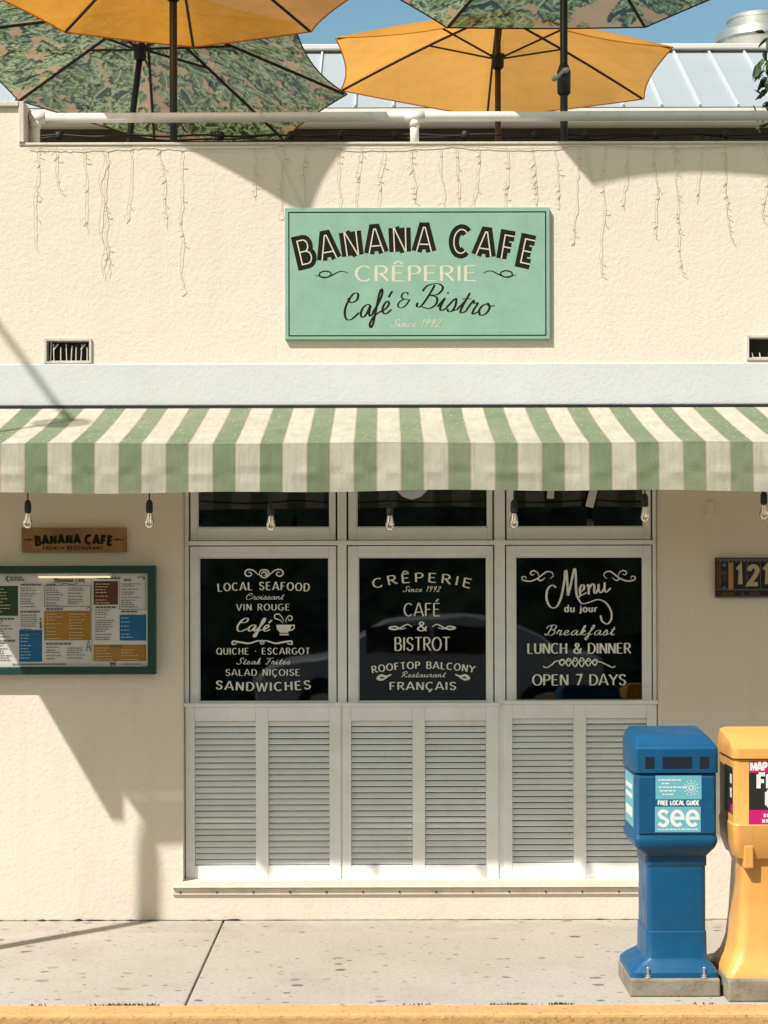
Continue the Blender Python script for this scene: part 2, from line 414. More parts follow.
SCR = {  # cursive; x-height 1
 'a': (1.05, [[(.85,.78),(.6,1),(.25,.8),(.1,.38),(.25,.04),(.55,.2),(.82,.85),(.78,.3),(.9,.03),(1.15,.25)]]),
 'c': (.85, [[(.72,.82),(.5,1),(.18,.68),(.12,.3),(.4,.0),(.9,.28)]]),
 'e': (.82, [[(.02,.22),(.4,.45),(.6,.78),(.42,1),(.18,.72),(.13,.32),(.4,0),(.87,.28)]]),
 'f': (.68, [[(.0,.25),(.35,.85),(.62,1.6),(.56,2.05),(.4,1.75),(.28,.6),(.16,-.6),(.0,-.9),(-.1,-.55),(.2,.0),(.7,.28)]]),
 'i': (.58, [[(.0,.25),(.24,.98),(.19,.3),(.32,.0),(.62,.25)], [(.27,1.4),(.33,1.5)]]),
 'k': (.85, [[(0,.25),(.35,1.2),(.45,1.9),(.3,1.85),(.18,1.0),(.12,0)], [(.15,.4),(.48,.95),(.62,.78),(.3,.5),(.55,.05),(.88,.25)]]),
 'n': (.95, [[(0,.7),(.16,.95),(.18,.6),(.12,0)], [(.14,.35),(.42,.93),(.62,.85),(.58,.3),(.7,.02),(1.0,.25)]]),
 'o': (.88, [[(.5,1),(.2,.78),(.1,.35),(.32,0),(.62,.22),(.68,.7),(.48,1),(.62,.8),(.95,.9)]]),
 'r': (.72, [[(0,.25),(.2,1.08),(.3,.88),(.54,.92),(.45,.3),(.52,.02),(.78,.25)]]),
 's': (.72, [[(0,.25),(.35,1.08),(.52,.5),(.42,.05),(.2,.02),(.1,.2)], [(.4,.04),(.78,.25)]]),
 't': (.6, [[(0,.25),(.3,1.0),(.38,1.6),(.25,.3),(.38,0),(.66,.25)], [(.06,1.12),(.62,1.2)]]),
 'u': (1.0, [[(0,.75),(.14,.95),(.14,.3),(.34,.02),(.64,.4),(.74,.95),(.7,.3),(.82,.02),(1.08,.25)]]),
 'C': (1.35, [[(.25,1.75),(.55,1.35),(1.0,1.5),(1.05,1.95),(.7,2.05),(.3,1.5),(.12,.8),(.3,.12),(.75,.02),(1.3,.45)]]),
 'B': (1.35, [[(.62,1.95),(.5,1.0),(.3,.15),(.05,.1),(.0,.4)], [(.0,1.35),(.2,1.85),(.8,2.08),(1.2,1.8),(1.05,1.25),(.6,1.1),(1.05,1.0),(1.2,.5),(.9,.05),(.4,.1)]]),
 'S': (1.15, [[(1.1,1.6),(1.05,2.0),(.7,2.0),(.45,1.6),(.65,1.1),(.85,.6),(.6,.08),(.15,.05),(-.1,.5)]]),
 'F': (1.15, [[(.05,1.6),(.3,1.95),(.8,1.9),(1.4,2.05)], [(.75,1.9),(.6,.8),(.35,.05),(.0,.25)], [(.35,1.0),(1.0,1.1)]]),
 'R': (1.35, [[(.55,1.95),(.4,1.0),(.2,0)], [(.0,1.35),(.25,1.85),(.8,2.05),(1.1,1.65),(.85,1.15),(.5,1.05),(.8,.5),(1.1,.02),(1.4,.25)]]),
 '1': (.55, [[(.1,1.6),(.35,2.0),(.3,1.0),(.25,0)]]),
 '9': (.95, [[(.7,1.6),(.45,2.0),(.15,1.6),(.3,1.15),(.65,1.4),(.7,1.8),(.6,.9),(.35,0)]]),
 '2': (.95, [[(.1,1.6),(.4,2.0),(.7,1.6),(.4,.8),(.05,.05),(.4,.15),(.85,.05)]]),
 '&': (1.5, [[(1.25,1.0),(.95,.3),(.5,.0),(.12,.25),(.2,.7),(.6,1.0),(1.0,1.0),(.6,1.05),(.3,1.3),(.4,1.7),(.8,1.8),(.95,1.55)]]),
 ' ': (.75, []),
}
SCR['é'] = (.82, SCR['e'][1] + [[(.5,1.3),(.75,1.75)]])
SCR = {k: (w, [spl(s) if len(s) > 2 else s for s in st]) for k, (w, st) in SCR.items()}
class Ink:
    """collects pen strokes as thin ribbons; pixel measures at one depth become metres"""
    def __init__(s, ydepth): s.y = ydepth; s.mb = MB(); s.k = 0; s.s = S(ydepth)
    def P(s, p, off): return ((p[0]-384)/s.s, s.y - off, EYE + (HOR-p[1])/s.s)
    def ribbon(s, pts, wf, m=0, cap=0.0):
        pts = [Vector((p[0], p[1])) for p in pts]
        q = [pts[0]]
        for p in pts[1:]:
            if (p-q[-1]).length > 1e-4: q.append(p)
        if len(q) < 2: return
        closed = (q[0]-q[-1]).length < 1e-3 and len(q) > 4
        if cap and not closed:
            q[0] = q[0] + (q[0]-q[1]).normalized()*cap; q[-1] = q[-1] + (q[-1]-q[-2]).normalized()*cap
        n = len(q); s.k += 1; L = []; Rr = []
        for i, p in enumerate(q):
            a = q[i-1] if i else (q[-2] if closed else None)
            b = q[i+1] if i < n-1 else (q[1] if closed else None)
            d1 = (p-a).normalized() if a is not None else None
            d2 = (b-p).normalized() if b is not None else None
            if d1 is None: d1 = d2
            if d2 is None: d2 = d1
            n1 = Vector((-d1.y, d1.x)); n2 = Vector((-d2.y, d2.x)); nn = n1+n2
            nn = nn.normalized() if nn.length > 1e-3 else n1
            t = (d1+d2); t = t.normalized() if t.length > 1e-3 else d1
            w = wf(t, i/max(1, n-1))*.5 / max(.45, nn.dot(n1))
            L.append(p+nn*w); Rr.append(p-nn*w)
        for i in range(n-1):
            o0 = .0004 + s.k*6e-6 + i*1.5e-6; o1 = o0 + 1.5e-6
            s.mb.face([s.P(L[i], o0), s.P(L[i+1], o1), s.P(Rr[i+1], o1), s.P(Rr[i], o0)], m)
    def poly(s, pts, m=0):
        s.k += 1; off = .0004 + s.k*6e-6
        s.mb.face([s.P(p, off) for p in pts], m)
    def rect(s, x0, y0, x1, y1, m=0): s.poly([(x0,y0),(x1,y0),(x1,y1),(x0,y1)], m)
    def text(s, txt, cx, base, cap, width=None, wt=.16, thin=None, serif=0, font=CAPS, slant=0, track=.16, rise=0, m=0, tilt=0, inline=None, thinlast=None):
        thin = wt if thin is None else thin
        adv = []; x = 0
        for ch in txt:
            w, st = font[ch]; adv.append(x); x += w + (track if ch != ' ' else track)
        tot = x - track
        sx = (width/tot) if width else cap
        Rad = None
        if rise: Rad = ((tot*sx/2)**2 + rise**2)/(2*rise)
        def mp(p):
            u = (p[0]-tot/2)*sx + slant*p[1]*cap; v = p[1]*cap
            if Rad:
                th = u/Rad; r = Rad+v
                return (cx + r*math.sin(th), base - (r*math.cos(th) - Rad))
            a = R(tilt); return (cx + u*math.cos(a) - v*math.sin(a), base - (u*math.sin(a) + v*math.cos(a)))
        W = wt*cap; T = thin*cap
        def wf(t, f): return T + (W-T)*abs(t.y)**1.3
        for ch, ax in zip(txt, adv):
            for st in font[ch][1]:
                pts = [mp((ax+p[0], p[1])) for p in st]
                s.ribbon(pts, wf, m, cap=(W*.0))
                if serif:
                    for e, nb in ((0, 1), (-1, -2)):
                        p, q = st[e], st[nb]
                        if abs(p[1]-round(p[1])) < .02 and p[1] > -.05 and abs(p[1]-q[1]) > .35:
                            yy = p[1]; h = serif*cap/sx
                            dy = .5*thin if yy < .5 else -.5*thin
                            a = mp((ax+p[0]-h, yy+dy)); b = mp((ax+p[0]+h, yy+dy))
                            s.ribbon([a, b], lambda t, f: max(T, W*.45), m)
        if inline:
            for ch, ax in zip(txt, adv):
                for st in font[ch][1]:
                    s.ribbon([mp((ax+p[0], p[1])) for p in st], lambda t, f: inline[0]*cap, inline[1])
    def swirl(s, pts, w, m=0, n=6):
        s.ribbon(spl(pts, n), lambda t, f: w*(.45 + .75*math.sin(math.pi*min(1, max(0, f)))), m)
    def build(s, name, mats, parent): return s.mb.build(name, mats, parent)
def mir(pts, cx): return [(2*cx-p[0], p[1]) for p in pts]

# ------------------------------------------------------------------ setting
mb = MB()
joints = [-9.6, -6.9, -3.90, -.848, 2.20, 5.2, 8.0, 10.9]
for a, b in zip(joints[:-1], joints[1:]):
    mb.box(a+.004, b-.004, -1.798, .0, -.12, 0)
tag(mb.build('sidewalk', M['pavement'], bevel=.006), kind='structure')
mb = MB(); mb.box(-10, 11, -1.80, .25, -.20, -.05); tag(mb.build('sidewalk_bed', M['dark_gap']), kind='structure')
mb = MB(); mb.box(-10, 11, -1.965, -1.803, -.2, .004)
tag(mb.build('kerb', M['kerb_yellow'], bevel=.018, seg=3), kind='structure')
mb = MB(); mb.face([(-200,-200,-.15),(200,-200,-.15),(200,200,-.15),(-200,200,-.15)])
tag(mb.build('road', M['asphalt']), kind='structure')

mb = MB()   # weeds and grit in the joint behind the kerb
for c, w_, n_ in ((120, 26, 60), (150, 10, 25), (30, 20, 8), (415, 16, 14), (512, 22, 60), (560, 10, 45), (700, 30, 8)):
    for i in range(n_):
        p_ = rnd.gauss(c, w_*.5); x = (p_-384)/235.8; h = rnd.uniform(.004, .016); y0 = -1.80+rnd.uniform(-.006, .004); d = rnd.uniform(-.012, .012); b_ = rnd.uniform(.002, .005)
        mb.face([(x-b_, y0, -.003), (x+b_, y0, -.003), (x+d, y0+rnd.uniform(-.012, .004), h)])
tag(mb.build('joint_weeds', M['leaf_dark']), 'sparse dark weeds growing in the joint behind the yellow kerb', 'weeds', kind='stuff')

# ------------------------------------------------------------------ café building
cafe = thing('cafe_building', 'cream stucco café building with white louvred window front and parapet', 'building')
WX0, WX1 = X(184.2, .085), X(657.2, .085)
wz0, wz1 = Z(881), 2.66
def holed(mb, x0, x1, z0, z1, y, depth, holes, m=0):
    xs = sorted({x0, x1, *[h[0] for h in holes], *[h[1] for h in holes]})
    zs = sorted({z0, z1, *[h[2] for h in holes], *[h[3] for h in holes]})
    for a, b in zip(xs[:-1], xs[1:]):
        for c, d in zip(zs[:-1], zs[1:]):
            mx_, mz_ = (a+b)/2, (c+d)/2
            if any(h[0] < mx_ < h[1] and h[2] < mz_ < h[3] for h in holes): continue
            mb.face([(a,y,c),(b,y,c),(b,y,d),(a,y,d)], m)
            mb.face([(a,y+depth,c),(a,y+depth,d),(b,y+depth,d),(b,y+depth,c)], m)
    for a, b, c, d in list(holes) + [(x0, x1, z0, z1)]:
        mb.face([(a,y,c),(a,y+depth,c),(a,y+depth,d),(a,y,d)], m)
        mb.face([(b,y,c),(b,y,d),(b,y+depth,d),(b,y+depth,c)], m)
        mb.face([(a,y,d),(a,y+depth,d),(b,y+depth,d),(b,y,d)], m)
        mb.face([(a,y,c),(b,y,c),(b,y+depth,c),(a,y+depth,c)], m)
PAR = Z(145)
vents = [(X(46), X(91), Z(362), Z(339)), (X(748), X(793), Z(360), Z(337.5))]
mb = MB()
holed(mb, -5.2, 5.4, 0, PAR, 0, .22, [(WX0, WX1, wz0, wz1)] + vents)
mb.build('wall', M['stucco'], cafe)
# raised parapet block at the left
mb = MB(); mb.box(-5.2, X(20), .0, .22, PAR, Z(106.5)); mb.build('parapet_block', M['stucco'], cafe)
mb = MB(); mb.box(-5.22, X(20.2), -.02, .24, Z(106.5)+.002, Z(101)); mb.box(X(20), X(25.5), -.015, .235, PAR+.016, Z(101)); mb.build('block_trim', M['cap_white'], cafe, bevel=.004)
# parapet cap
mb = MB(); mb.box(X(20), 5.42, -.007, .24, PAR+.001, PAR+.016); mb.build('parapet_cap', M['cap_white'], cafe, bevel=.004)
# band
mb = MB(); mb.box(-5.2, 5.4, -.014, -.001, Z(405.5), Z(363.5)); mb.build('facade_band', M['band_paint'], cafe, bevel=.006)
# roof deck, side and back walls and dim room
mb = MB(); mb.box(-5.2, 5.4, .222, 5.445, 2.95, 3.05); mb.build('roof_deck', M['concrete_block'], cafe)
mb = MB()
mb.box(-3.2, 3.4, 3.0, 3.1, 0, 2.9); mb.box(-3.3, -3.2, .23, 3.1, 0, 2.9); mb.box(3.4, 3.5, .23, 3.1, 0, 2.9)
mb.box(-3.2, 3.4, .23, 3.0, -.02, .0); mb.box(-3.2, 3.4, .23, 3.0, 2.9, 2.945)
mb.build('dining_room', M['dark_room'], cafe)
# ragged joint at the foot of the wall
mb = MB(); x = -4.6; p = None
while x < 2.6:
    h = max(.0008, rnd.gauss(.0035, .0028)) if rnd.random() < .7 else .0006
    if x > -.75: h *= .35
    q = (x, h)
    if p: mb.face([(p[0],-.004,.0012),(q[0],-.004,.0012),(q[0],-.004,.0012+q[1]),(p[0],-.004,.0012+p[1])])
    if p: mb.face([(p[0],-.004-p[1]*2.2,.0025),(q[0],-.004-q[1]*2.2,.0025),(q[0],-.001,.0025),(p[0],-.001,.0025)])
    p = q; x += rnd.uniform(.012, .045)
mb.build('base_crack', M['dark_gap'], cafe)
# strip under the window
mb = MB(); zz = Z(890)
mb.box(X(172), X(660), -.03, -.001, zz+.017, zz+.024); mb.box(X(172), X(660), -.012, -.0015, zz-.022, zz+.013)
strip = mb.build('sill_strip', M['sill_paint'], cafe, bevel=.002)
xx = X(180)
while xx < X(655):
    mb = MB(); mb.tube([(xx, -.0125, zz-.008), (xx, -.0155, zz-.008)], .005, 8); mb.build('screw', M['dark_gap'], strip); xx += .192
mb = MB(); mb.loft([(Z(517,-.01), X(710), -.004, .042, .012, .005), (Z(502,-.01), X(710), -.004, .042, .012, .005)])
mb.build('painted_box', M['stucco'], cafe, bevel=.003)
# vents
for i, (a, b, c, d) in enumerate(vents):
    v = MB()
    v.box(a, b, .09, .10, c, d, 1)
    w = .012
    v.box(a-.006, a+.006, -.012, .06, c-.004, d+.006); v.box(b-.006, b+.006, -.012, .06, c-.004, d+.006)
    v.box(a+.0065, b-.0065, -.012, .06, d-.006, d+.006); v.box(a+.0065, b-.0065, -.012, .06, c-.006, c+.006)
    vo = v.build('wall_vent', [M['cap_white'], M['dark_gap']], cafe)
    g = MB()
    n = 8 if i == 0 else 5
    g.box(a+.007, b-.007, .008, .016, c+.0065, c+.012)
    for k in range(n):
        gx = a + (b-a)*(k+.7)/(n+.4) + rnd.uniform(-.006, .006)
        h = (d-c)*(rnd.uniform(.6, .95) if i == 0 else .3)
        g.tube([(gx, .012, c+.006), (gx+rnd.uniform(-.006,.006), .012, c+h)], .0032, 5)
        if k in (1, 6) and i == 0:
            g.tube([(gx, .011, c+h*.7), (gx+.022, .011, c+h*1.0)], .004, 5)
    g.build('grille', M['cap_white'], vo)

# ----- window front
YF = .085
def px(p): return X(p, YF)
def pz(p): return Z(p, YF)
mb = MB()   # fixed mullions, rails
for a, b in ((184.6, 188.5), (337.5, 346.5), (494.5, 505), (653, 656.5)):
    mb.box(px(a), px(b), YF-.004, YF+.10, pz(704), wz1-.002); mb.box(px(a)+.003, px(b)-.003, YF-.002, YF+.10, wz0+.001, pz(704)-.001)
mb.box(px(188.6), px(652.9), YF-.018, YF+.1, pz(545), pz(540.5))
mb.box(px(188.6), px(652.9), YF+.03, YF+.1, wz1-.05, wz1-.003)
mb.build('window_surround', M['trim_white'], cafe, bevel=.003)
bays = [(188.8, 337.2, 198.5, 329.0), (346.8, 494.2, 358.0, 487.0), (505.3, 652.7, 515.5, 643.5)]
panes = []
def sash(x0, x1, gx0, gx1, z0, z1, gz0, gz1, name, yf):
    o = MB()
    o.box(px(x0), px(gx0), yf, yf+.04, pz(z1), pz(z0)); o.box(px(gx1), px(x1), yf, yf+.04, pz(z1), pz(z0))
    o.box(px(gx0)+.0005, px(gx1)-.0005, yf, yf+.04, pz(gz0), pz(z0)); o.box(px(gx0)+.0005, px(gx1)-.0005, yf, yf+.04, pz(z1), pz(gz1))
    f = o.build(name, M['trim_white'], cafe, bevel=.0025)
    g = MB(); g.box(px(gx0)+.001, px(gx1)-.001, yf+.024, yf+.028, pz(gz1)+.001, pz(gz0)-.001)
    panes.append(g.build('pane', M['pane_glass'], f))
    b = MB()   # putty bead round the glass
    t = .006
    for q in ((gx0, gx0+1.1, gz0, gz1), (gx1-1.1, gx1, gz0, gz1)): b.box(px(q[0])+.0008, px(q[1]), yf+.012, yf+.0235, pz(q[3])+.001, pz(q[2])-.001)
    b.box(px(gx0+1.2), px(gx1-1.2), yf+.012, yf+.0235, pz(gz1)+.001, pz(gz1-1.1)); b.box(px(gx0+1.2), px(gx1-1.2), yf+.012, yf+.0235, pz(gz0+1.1), pz(gz0)-.001)
    b.build('glazing_bead', M['trim_white'], f)
    return f
frames = []
for i, (a, b, c, d) in enumerate(bays):
    sash(a+1.5, b-1.5, c-1.5, d+1.0, 436, 540.0, 446, 527.5, 'transom_window', YF+.012)
    frames.append(sash(a+1.0, b-1.0, c, d, 546, 703, 557, 702-.0*i, 'window', YF+.006))
    # louvred shutter below
    xa, xb = a-3.6, b+3.2
    if i == 1: xa, xb = a-4.4, b+3.6
    if i == 2: xa, xb = a-1.6, b+3.4
    zt, zb = (706.5, 880) if i < 2 else (704.5, 878)
    o = MB(); y0 = YF-.012
    xr = (185.0, 341.5, 502.5)[i]
    l = [(xr+9.3, xr+70.5), (xr+83, xr+144)]
    lz0, lz1 = zt+14, zb-15
    o.box(px(xa), px(l[0][0]), y0, y0+.045, pz(zb), pz(zt)); o.box(px(l[0][1]), px(l[1][0]), y0, y0+.045, pz(zb), pz(zt)); o.box(px(l[1][1]), px(xb), y0, y0+.045, pz(zb), pz(zt))
    for u, v in l:
        o.box(px(u)+.0005, px(v)-.0005, y0, y0+.045, pz(lz0), pz(zt)); o.box(px(u)+.0005, px(v)-.0005, y0, y0+.045, pz(zb), pz(lz1))
    sh = o.build('louvred_shutter', M['trim_white'], cafe, bevel=.0025)
    led = MB(); led.box(px(xa-1), px(xb+1), y0-.022, y0+.05, pz(zt-.4), pz(zt-4)); led.build('ledge', M['trim_white'], sh, bevel=.003)
    bk = MB(); bk.box(px(xa+3), px(xb-3), y0+.048, y0+.052, pz(zb), pz(zt)); bk.build('backing', M['dark_gap'], sh)
    for u, v in l:
        lo = MB(); n = 24
        for k in range(n):
            zc = pz(lz0 + (lz1-lz0)*(k+.5)/n) ; hgt = (pz(lz0)-pz(lz1))/n
            jt = rnd.uniform(-.0016, .0016)
            Mx = Matrix.Translation((0, y0+.021+jt, zc)) @ Matrix.Rotation(R(-34+rnd.uniform(-2.5, 2.5)), 4, 'X')
            lo.box(px(u)+.0012, px(v)-.0012, -.0032, .0032, -hgt*.455, hgt*.455, M=Mx)
        lo.build('louvre', M['trim_white'], sh, bevel=.0015)
    st = MB(); st.box(px(xa), px(xb), y0+.002, y0+.04, pz(zb+1.6), pz(zb+.25)); st.build('bottom_gap', M['dark_gap'], sh)

# ----- window lettering, on the inside pane of each sash
YG = YF+.006+.0235
def cream(): return Ink(YG)
k = cream()
for q in ([(272,573),(268,570),(263,570),(259,574),(262,577.5),(266.5,575.5),(265,572.5),(262,573.5)],):
    pass
def scroll(k, cx, cy, w=1.3):
    a = [(cx+1,cy+3),(cx+6,cy+1),(cx+11,cy-3),(cx+17,cy-3.5),(cx+19,cy+.5),(cx+16,cy+3),(cx+12.5,cy+1.5),(cx+13.5,cy-1),(cx+16,cy-.5)]
    k.swirl(a, w); k.swirl(mir(a, cx), w)
    b = [(cx-5,cy+1),(cx-3,cy-3),(cx+3,cy-3),(cx+5,cy+1),(cx+2,cy+4),(cx-2,cy+4),(cx-5,cy+1)]
    k.swirl(b, w); k.swirl([(cx-3,cy+1),(cx,cy-1.5),(cx+3,cy+1),(cx,cy+2)], w)
scroll(k, 264, 573)
k.text('LOCAL SEAFOOD', 263.5, 589.5, 7.6, 91, .21, .10, .12, rise=1.6, track=.30)
k.text('Croissant', 264, 599.2, 3.0, 38, .24, .13, font=SCR, slant=.35, track=.0)
k.text('VIN ROUGE', 263, 610, 6.2, 53, .20, .08, track=.28)
k.text('Café', 252, 631, 6.4, 34, .32, .10, font=SCR, slant=.3, track=.0)
# steaming cup
k.poly([(276,624.5),(291.5,624.5),(290.5,629),(287.5,632.5),(280,632.5),(277,629)]); k.rect(279.5, 633.5, 288.5, 635.0)
k.ribbon(spl([(291,625.5),(294,625),(293.5,628.5),(289.5,630.5)]), lambda t, f: 1.2)
k.swirl([(283,623),(280,620),(275,618),(275,614.5),(279,614),(282,617.5),(284,621)], 1.0)
k.swirl([(286,622.5),(286,619),(289,615.5),(292,617),(291,620),(288.5,620),(289,618)], 1.0)
a = [(262,642),(266,640.5),(275,643),(283,642),(291,641),(291.5,644),(287,643.2)]
k.swirl(a, 1.5); k.swirl(mir(a, 262), 1.5); k.ribbon(arc(262,642,2,2,0,360,8), lambda t, f: .9)
k.text('QUICHE . ESCARGOT', 263, 654, 6.2, 93, .19, .08, track=.26)
k.text('Steak Frites', 263, 664, 3.1, 53, .24, .13, font=SCR, slant=.35)
k.text('SALAD NIÇOISE', 262.5, 675.3, 6.2, 74, .19, .08, track=.26)
k.text('SANDWICHES', 263, 690.5, 8.2, 95, .24, .11, .12, rise=-2.0, track=.30)
L1 = k.build('lettering', M['vinyl'], frames[0])
k = cream()
k.text('CRÊPERIE', 422, 582.0, 8.8, 97, .22, .10, .12, rise=6.5, track=.42)
k.text('Since 1992', 421.5, 591.8, 2.7, 37, .28, .15, font={**SCR, 'n': SCR['n']}, slant=.35)
k.text('CAFÉ', 422, 616, 12.5, 36, .13, .07, .05)
k.text('&', 422, 631, 9.0, 9.5, .22, .10)
a = [(432,627),(437,624.5),(444,628),(450,629.5),(455,628),(449,626.5),(443,629),(438,628)]
k.swirl(a, 1.4); k.swirl(mir(a, 422), 1.4)
k.text('BISTROT', 422, 650.5, 13.0, 55, .13, .07, .05)
k.text('ROOFTOP BALCONY', 423, 668.5, 6.6, 102, .22, .11, .12, rise=4.5, track=.28)
k.text('Restaurant', 422.5, 677.3, 2.8, 44, .26, .13, font=SCR, slant=.35, track=.1)
a = [(455,674.5),(460,676.5),(465,675.5),(468.5,678.5),(464,679.5),(459,677)]
k.swirl(a, 2.2); k.swirl(mir(a, 423), 2.2)
k.text('FRANÇAIS', 422.5, 689.8, 7.4, 66, .24, .12, .13, track=.26)
L2 = k.build('lettering', M['vinyl'], frames[1])
k = cream()
a = [(607,579),(604,576.5),(605,573),(610,572),(614,574.5),(620,579),(627,581.5),(634,580.5),(635,577.5),(631.5,577),(631,579.5)]
k.swirl(a, 1.3); k.swirl([(618,577),(619.5,573),(623.5,571),(626.5,573),(625,575.5),(622.5,574.5)], 1.0); k.swirl([(612,578),(616,581),(619,579.5),(617,577.3)], 1.0)
for q in (a, [(618,577),(619.5,573),(623.5,571),(626.5,573),(625,575.5),(622.5,574.5)], [(612,578),(616,581),(619,579.5),(617,577.3)]):
    k.swirl(mir(q, 578.5), 1.2)
pen = lambda hi, lo: (lambda t, f: lo + (hi-lo)*max(0, t.y*.95+.05)**1.2 if True else lo)
pw = lambda t, f: .8 + 1.5*abs(t.y)**2
k.ribbon(spl([(556,588),(552,585.5),(547.5,590),(546.5,599),(550,607),(556,607.5),(561,598),(564.5,580),(565,572.5),(566.5,571.5),(567,580),(568,596)], 7), pw)
k.ribbon(spl([(568,596),(571,584),(573.5,572),(575,569.5),(575.8,578),(576,590),(577.5,598),(580.5,595.5)], 7), pw)
k.ribbon(spl([(579.5,593),(583.5,590),(584,586),(581.5,585.5),(579.8,590),(581,595.5),(586.5,593)], 6), pw)
k.ribbon(spl([(587,586.5),(588.5,585.5),(588.6,594.8)], 5), pw); k.ribbon(spl([(588.6,590),(592,584.5),(594.2,586),(594.2,592.5),(596,593.5),(598.5,588.5)], 6), pw)
k.ribbon(spl([(598.5,584.5),(598.8,591),(601,593.2),(604,589)], 5), pw); k.ribbon(spl([(604.6,583),(604.6,590.5),(606.5,592.5),(610.5,588.5)], 5), pw)
k.ribbon(spl([(577.5,598),(582,604),(590,602.5),(598,600),(606,603.5),(611,612),(611,620),(607,624.5),(602,621.5),(600.5,616)], 7), lambda t, f: .8+1.1*abs(t.y))
LOW = {'d': (.62, [arc(.26,.33,.22,.33,0,360,14), [(.5,0),(.5,1.02)]]), 'u': (.62, [[(.08,.66),(.08,.25)]+arc(.28,.22,.2,.22,180,360,8)+[(.5,.66)], [(.5,.66),(.5,0)]]),
       'j': (.34, [[(.2,.66),(.2,-.1),(.02,-.22)], [(.14,.86),(.26,.92)]]), 'o': (.6, [arc(.28,.33,.24,.33,90,450,14)]),
       'r': (.44, [[(.08,0),(.08,.66)], spl([(.08,.4),(.2,.6),(.4,.64)])]), ' ': (.3, [])}
k.text('du jour', 581, 612.3, 6.8, 33, .24, .14, .10, font=LOW, track=.16)
k.text('Breakfast', 579, 635.7, 5.0, 69, .25, .09, font=SCR, slant=.3, track=.16)
k.text('LUNCH & DINNER', 579, 653.8, 10.0, 103, .20, .07)
lp = [(543,666.5),(546,668),(551,665.5),(556,661.5)]
for j in range(6):
    c = 561.5+j*6.6; h = 6 - abs(j-2.5)*.9
    lp += [(c+2.4,661),(c,663.0-h*.9),(c-2.3,663),(c+.5,663+h*.75),(c+3.6,662)]
lp += [(607,665.5),(612,668),(615,666.5)]
k.ribbon(spl(lp, 4), lambda t, f: .85+.6*abs(t.y))
k.text('OPEN 7 DAYS', 579, 685.5, 10.4, 93, .19, .08, .09)
L3 = k.build('lettering', M['vinyl'], frames[2])

# things in the room behind the panes
lampn = thing('pendant_lamp', 'round tan pendant shade hanging inside behind the right window', 'lamp', (X(628, .9), .9, Z(600, .9)))
mb = MB(); mb.lathe([(.02,.17),(.09,.165),(.155,.13),(.17,.03),(.15,-.07),(.10,-.13),(.03,-.145)], (X(628,.9), .9, Z(592,.9)), 28); mb.build('lamp_shade', M['tan_shade'], lampn, smooth=True)
mb = MB(); mb.tube([(X(628,.9), .9, Z(592,.9)+.17), (X(628,.9), .9, 2.9)], .006); mb.build('cord', M['black_rubber'], lampn)
hl = thing('globe_lamp', 'pale cream globe lamp high up inside behind the middle transom', 'lamp', (X(412,.25), .25, Z(481,.25)))
mb = MB(); mb.lathe([(.02,.10),(.07,.08),(.098,.03),(.10,0),(.09,-.045),(.05,-.085),(.01,-.1)], (X(412,.25), .25, Z(481,.25)), 24); mb.build('globe', M['lit_globe'], hl, smooth=True)
mb = MB(); mb.tube([(X(412,.25), .25, Z(481,.25)+.1), (X(412,.25), .25, 2.9)], .006); mb.build('cord', M['black_rubber'], hl)
for nm, p, q0, q1, w in (('long pale paper tag hanging before the right transom pane, left of the other', 551, 478, 499, 7), ('short tilted pale paper tag hanging before the right transom pane', 593, 478, 508, 8)):
    o_ = thing('paper_tag', nm, 'tag', (X(p,.05), .05, Z(q0,.05)), 'paper tags in the right transom')
    mb = MB(); Mx = Matrix.Translation((X(p,.05), .05, Z((q0+q1)/2,.05))) @ Matrix.Rotation(R(3 if w == 7 else 14), 4, 'Y')
    hh = (q1-q0)/2/S(.05); ww = w/2/S(.05); mb.box(-ww, ww, -.002, .002, -hh, hh, M=Mx); mb.build('card', M['paper'], o_)
    mb = MB(); mb.tube([(X(p,.05), .05, Z(q0,.05)), (X(p,.05), .05, 2.655)], .002, 5); mb.build('thread', M['vinyl'], o_)
tb = thing('dining_table', 'dark dining table dimly seen inside behind the café panes', 'table', (-.4, 1.5, 0))
mb = MB(); mb.box(-1.0, .2, 1.2, 1.8, .74, .77); mb.build('table_top', M['bark'], tb, bevel=.004)
for sx in (-.95, .13):
    for sy in (1.25, 1.73):
        mb = MB(); mb.box(sx, sx+.05, sy, sy+.05, 0, .739); mb.build('leg', M['bark'], tb)

# ------------------------------------------------------------------ awning
aw = thing('awning', 'green and cream striped canvas awning over the café window', 'awning', (0, -.5, 2.4))
AX0, AX1, AY = -2.40, 3.6, -1.03
ZT, ZFr, ZH = Z(407.5, -.02), Z(442, AY), Z(491.5, AY)
def sag(x, t): return -.008*math.sin(math.pi*t)*(1+.5*math.sin(x*2.4)) - .007*t*abs(math.sin(x*2.1))
mb = MB(); nx, ny = 120, 10
rows = []
for j in range(ny+1):
    t_ = j/ny
    rows.append([(AX0+(AX1-AX0)*i/nx, -.02+(AY+.02)*t_, ZT+(ZFr-ZT)*t_+sag(AX0+(AX1-AX0)*i/nx, t_)) for i in range(nx+1)])
mb.rings(rows, 0, cap=False, closed=False)
mb.build('canopy', M['awning_canvas'], aw, smooth=True)
mb = MB(); nz = 12
def vz(x): return ZFr+sag(x, 1)-.001
rows = []
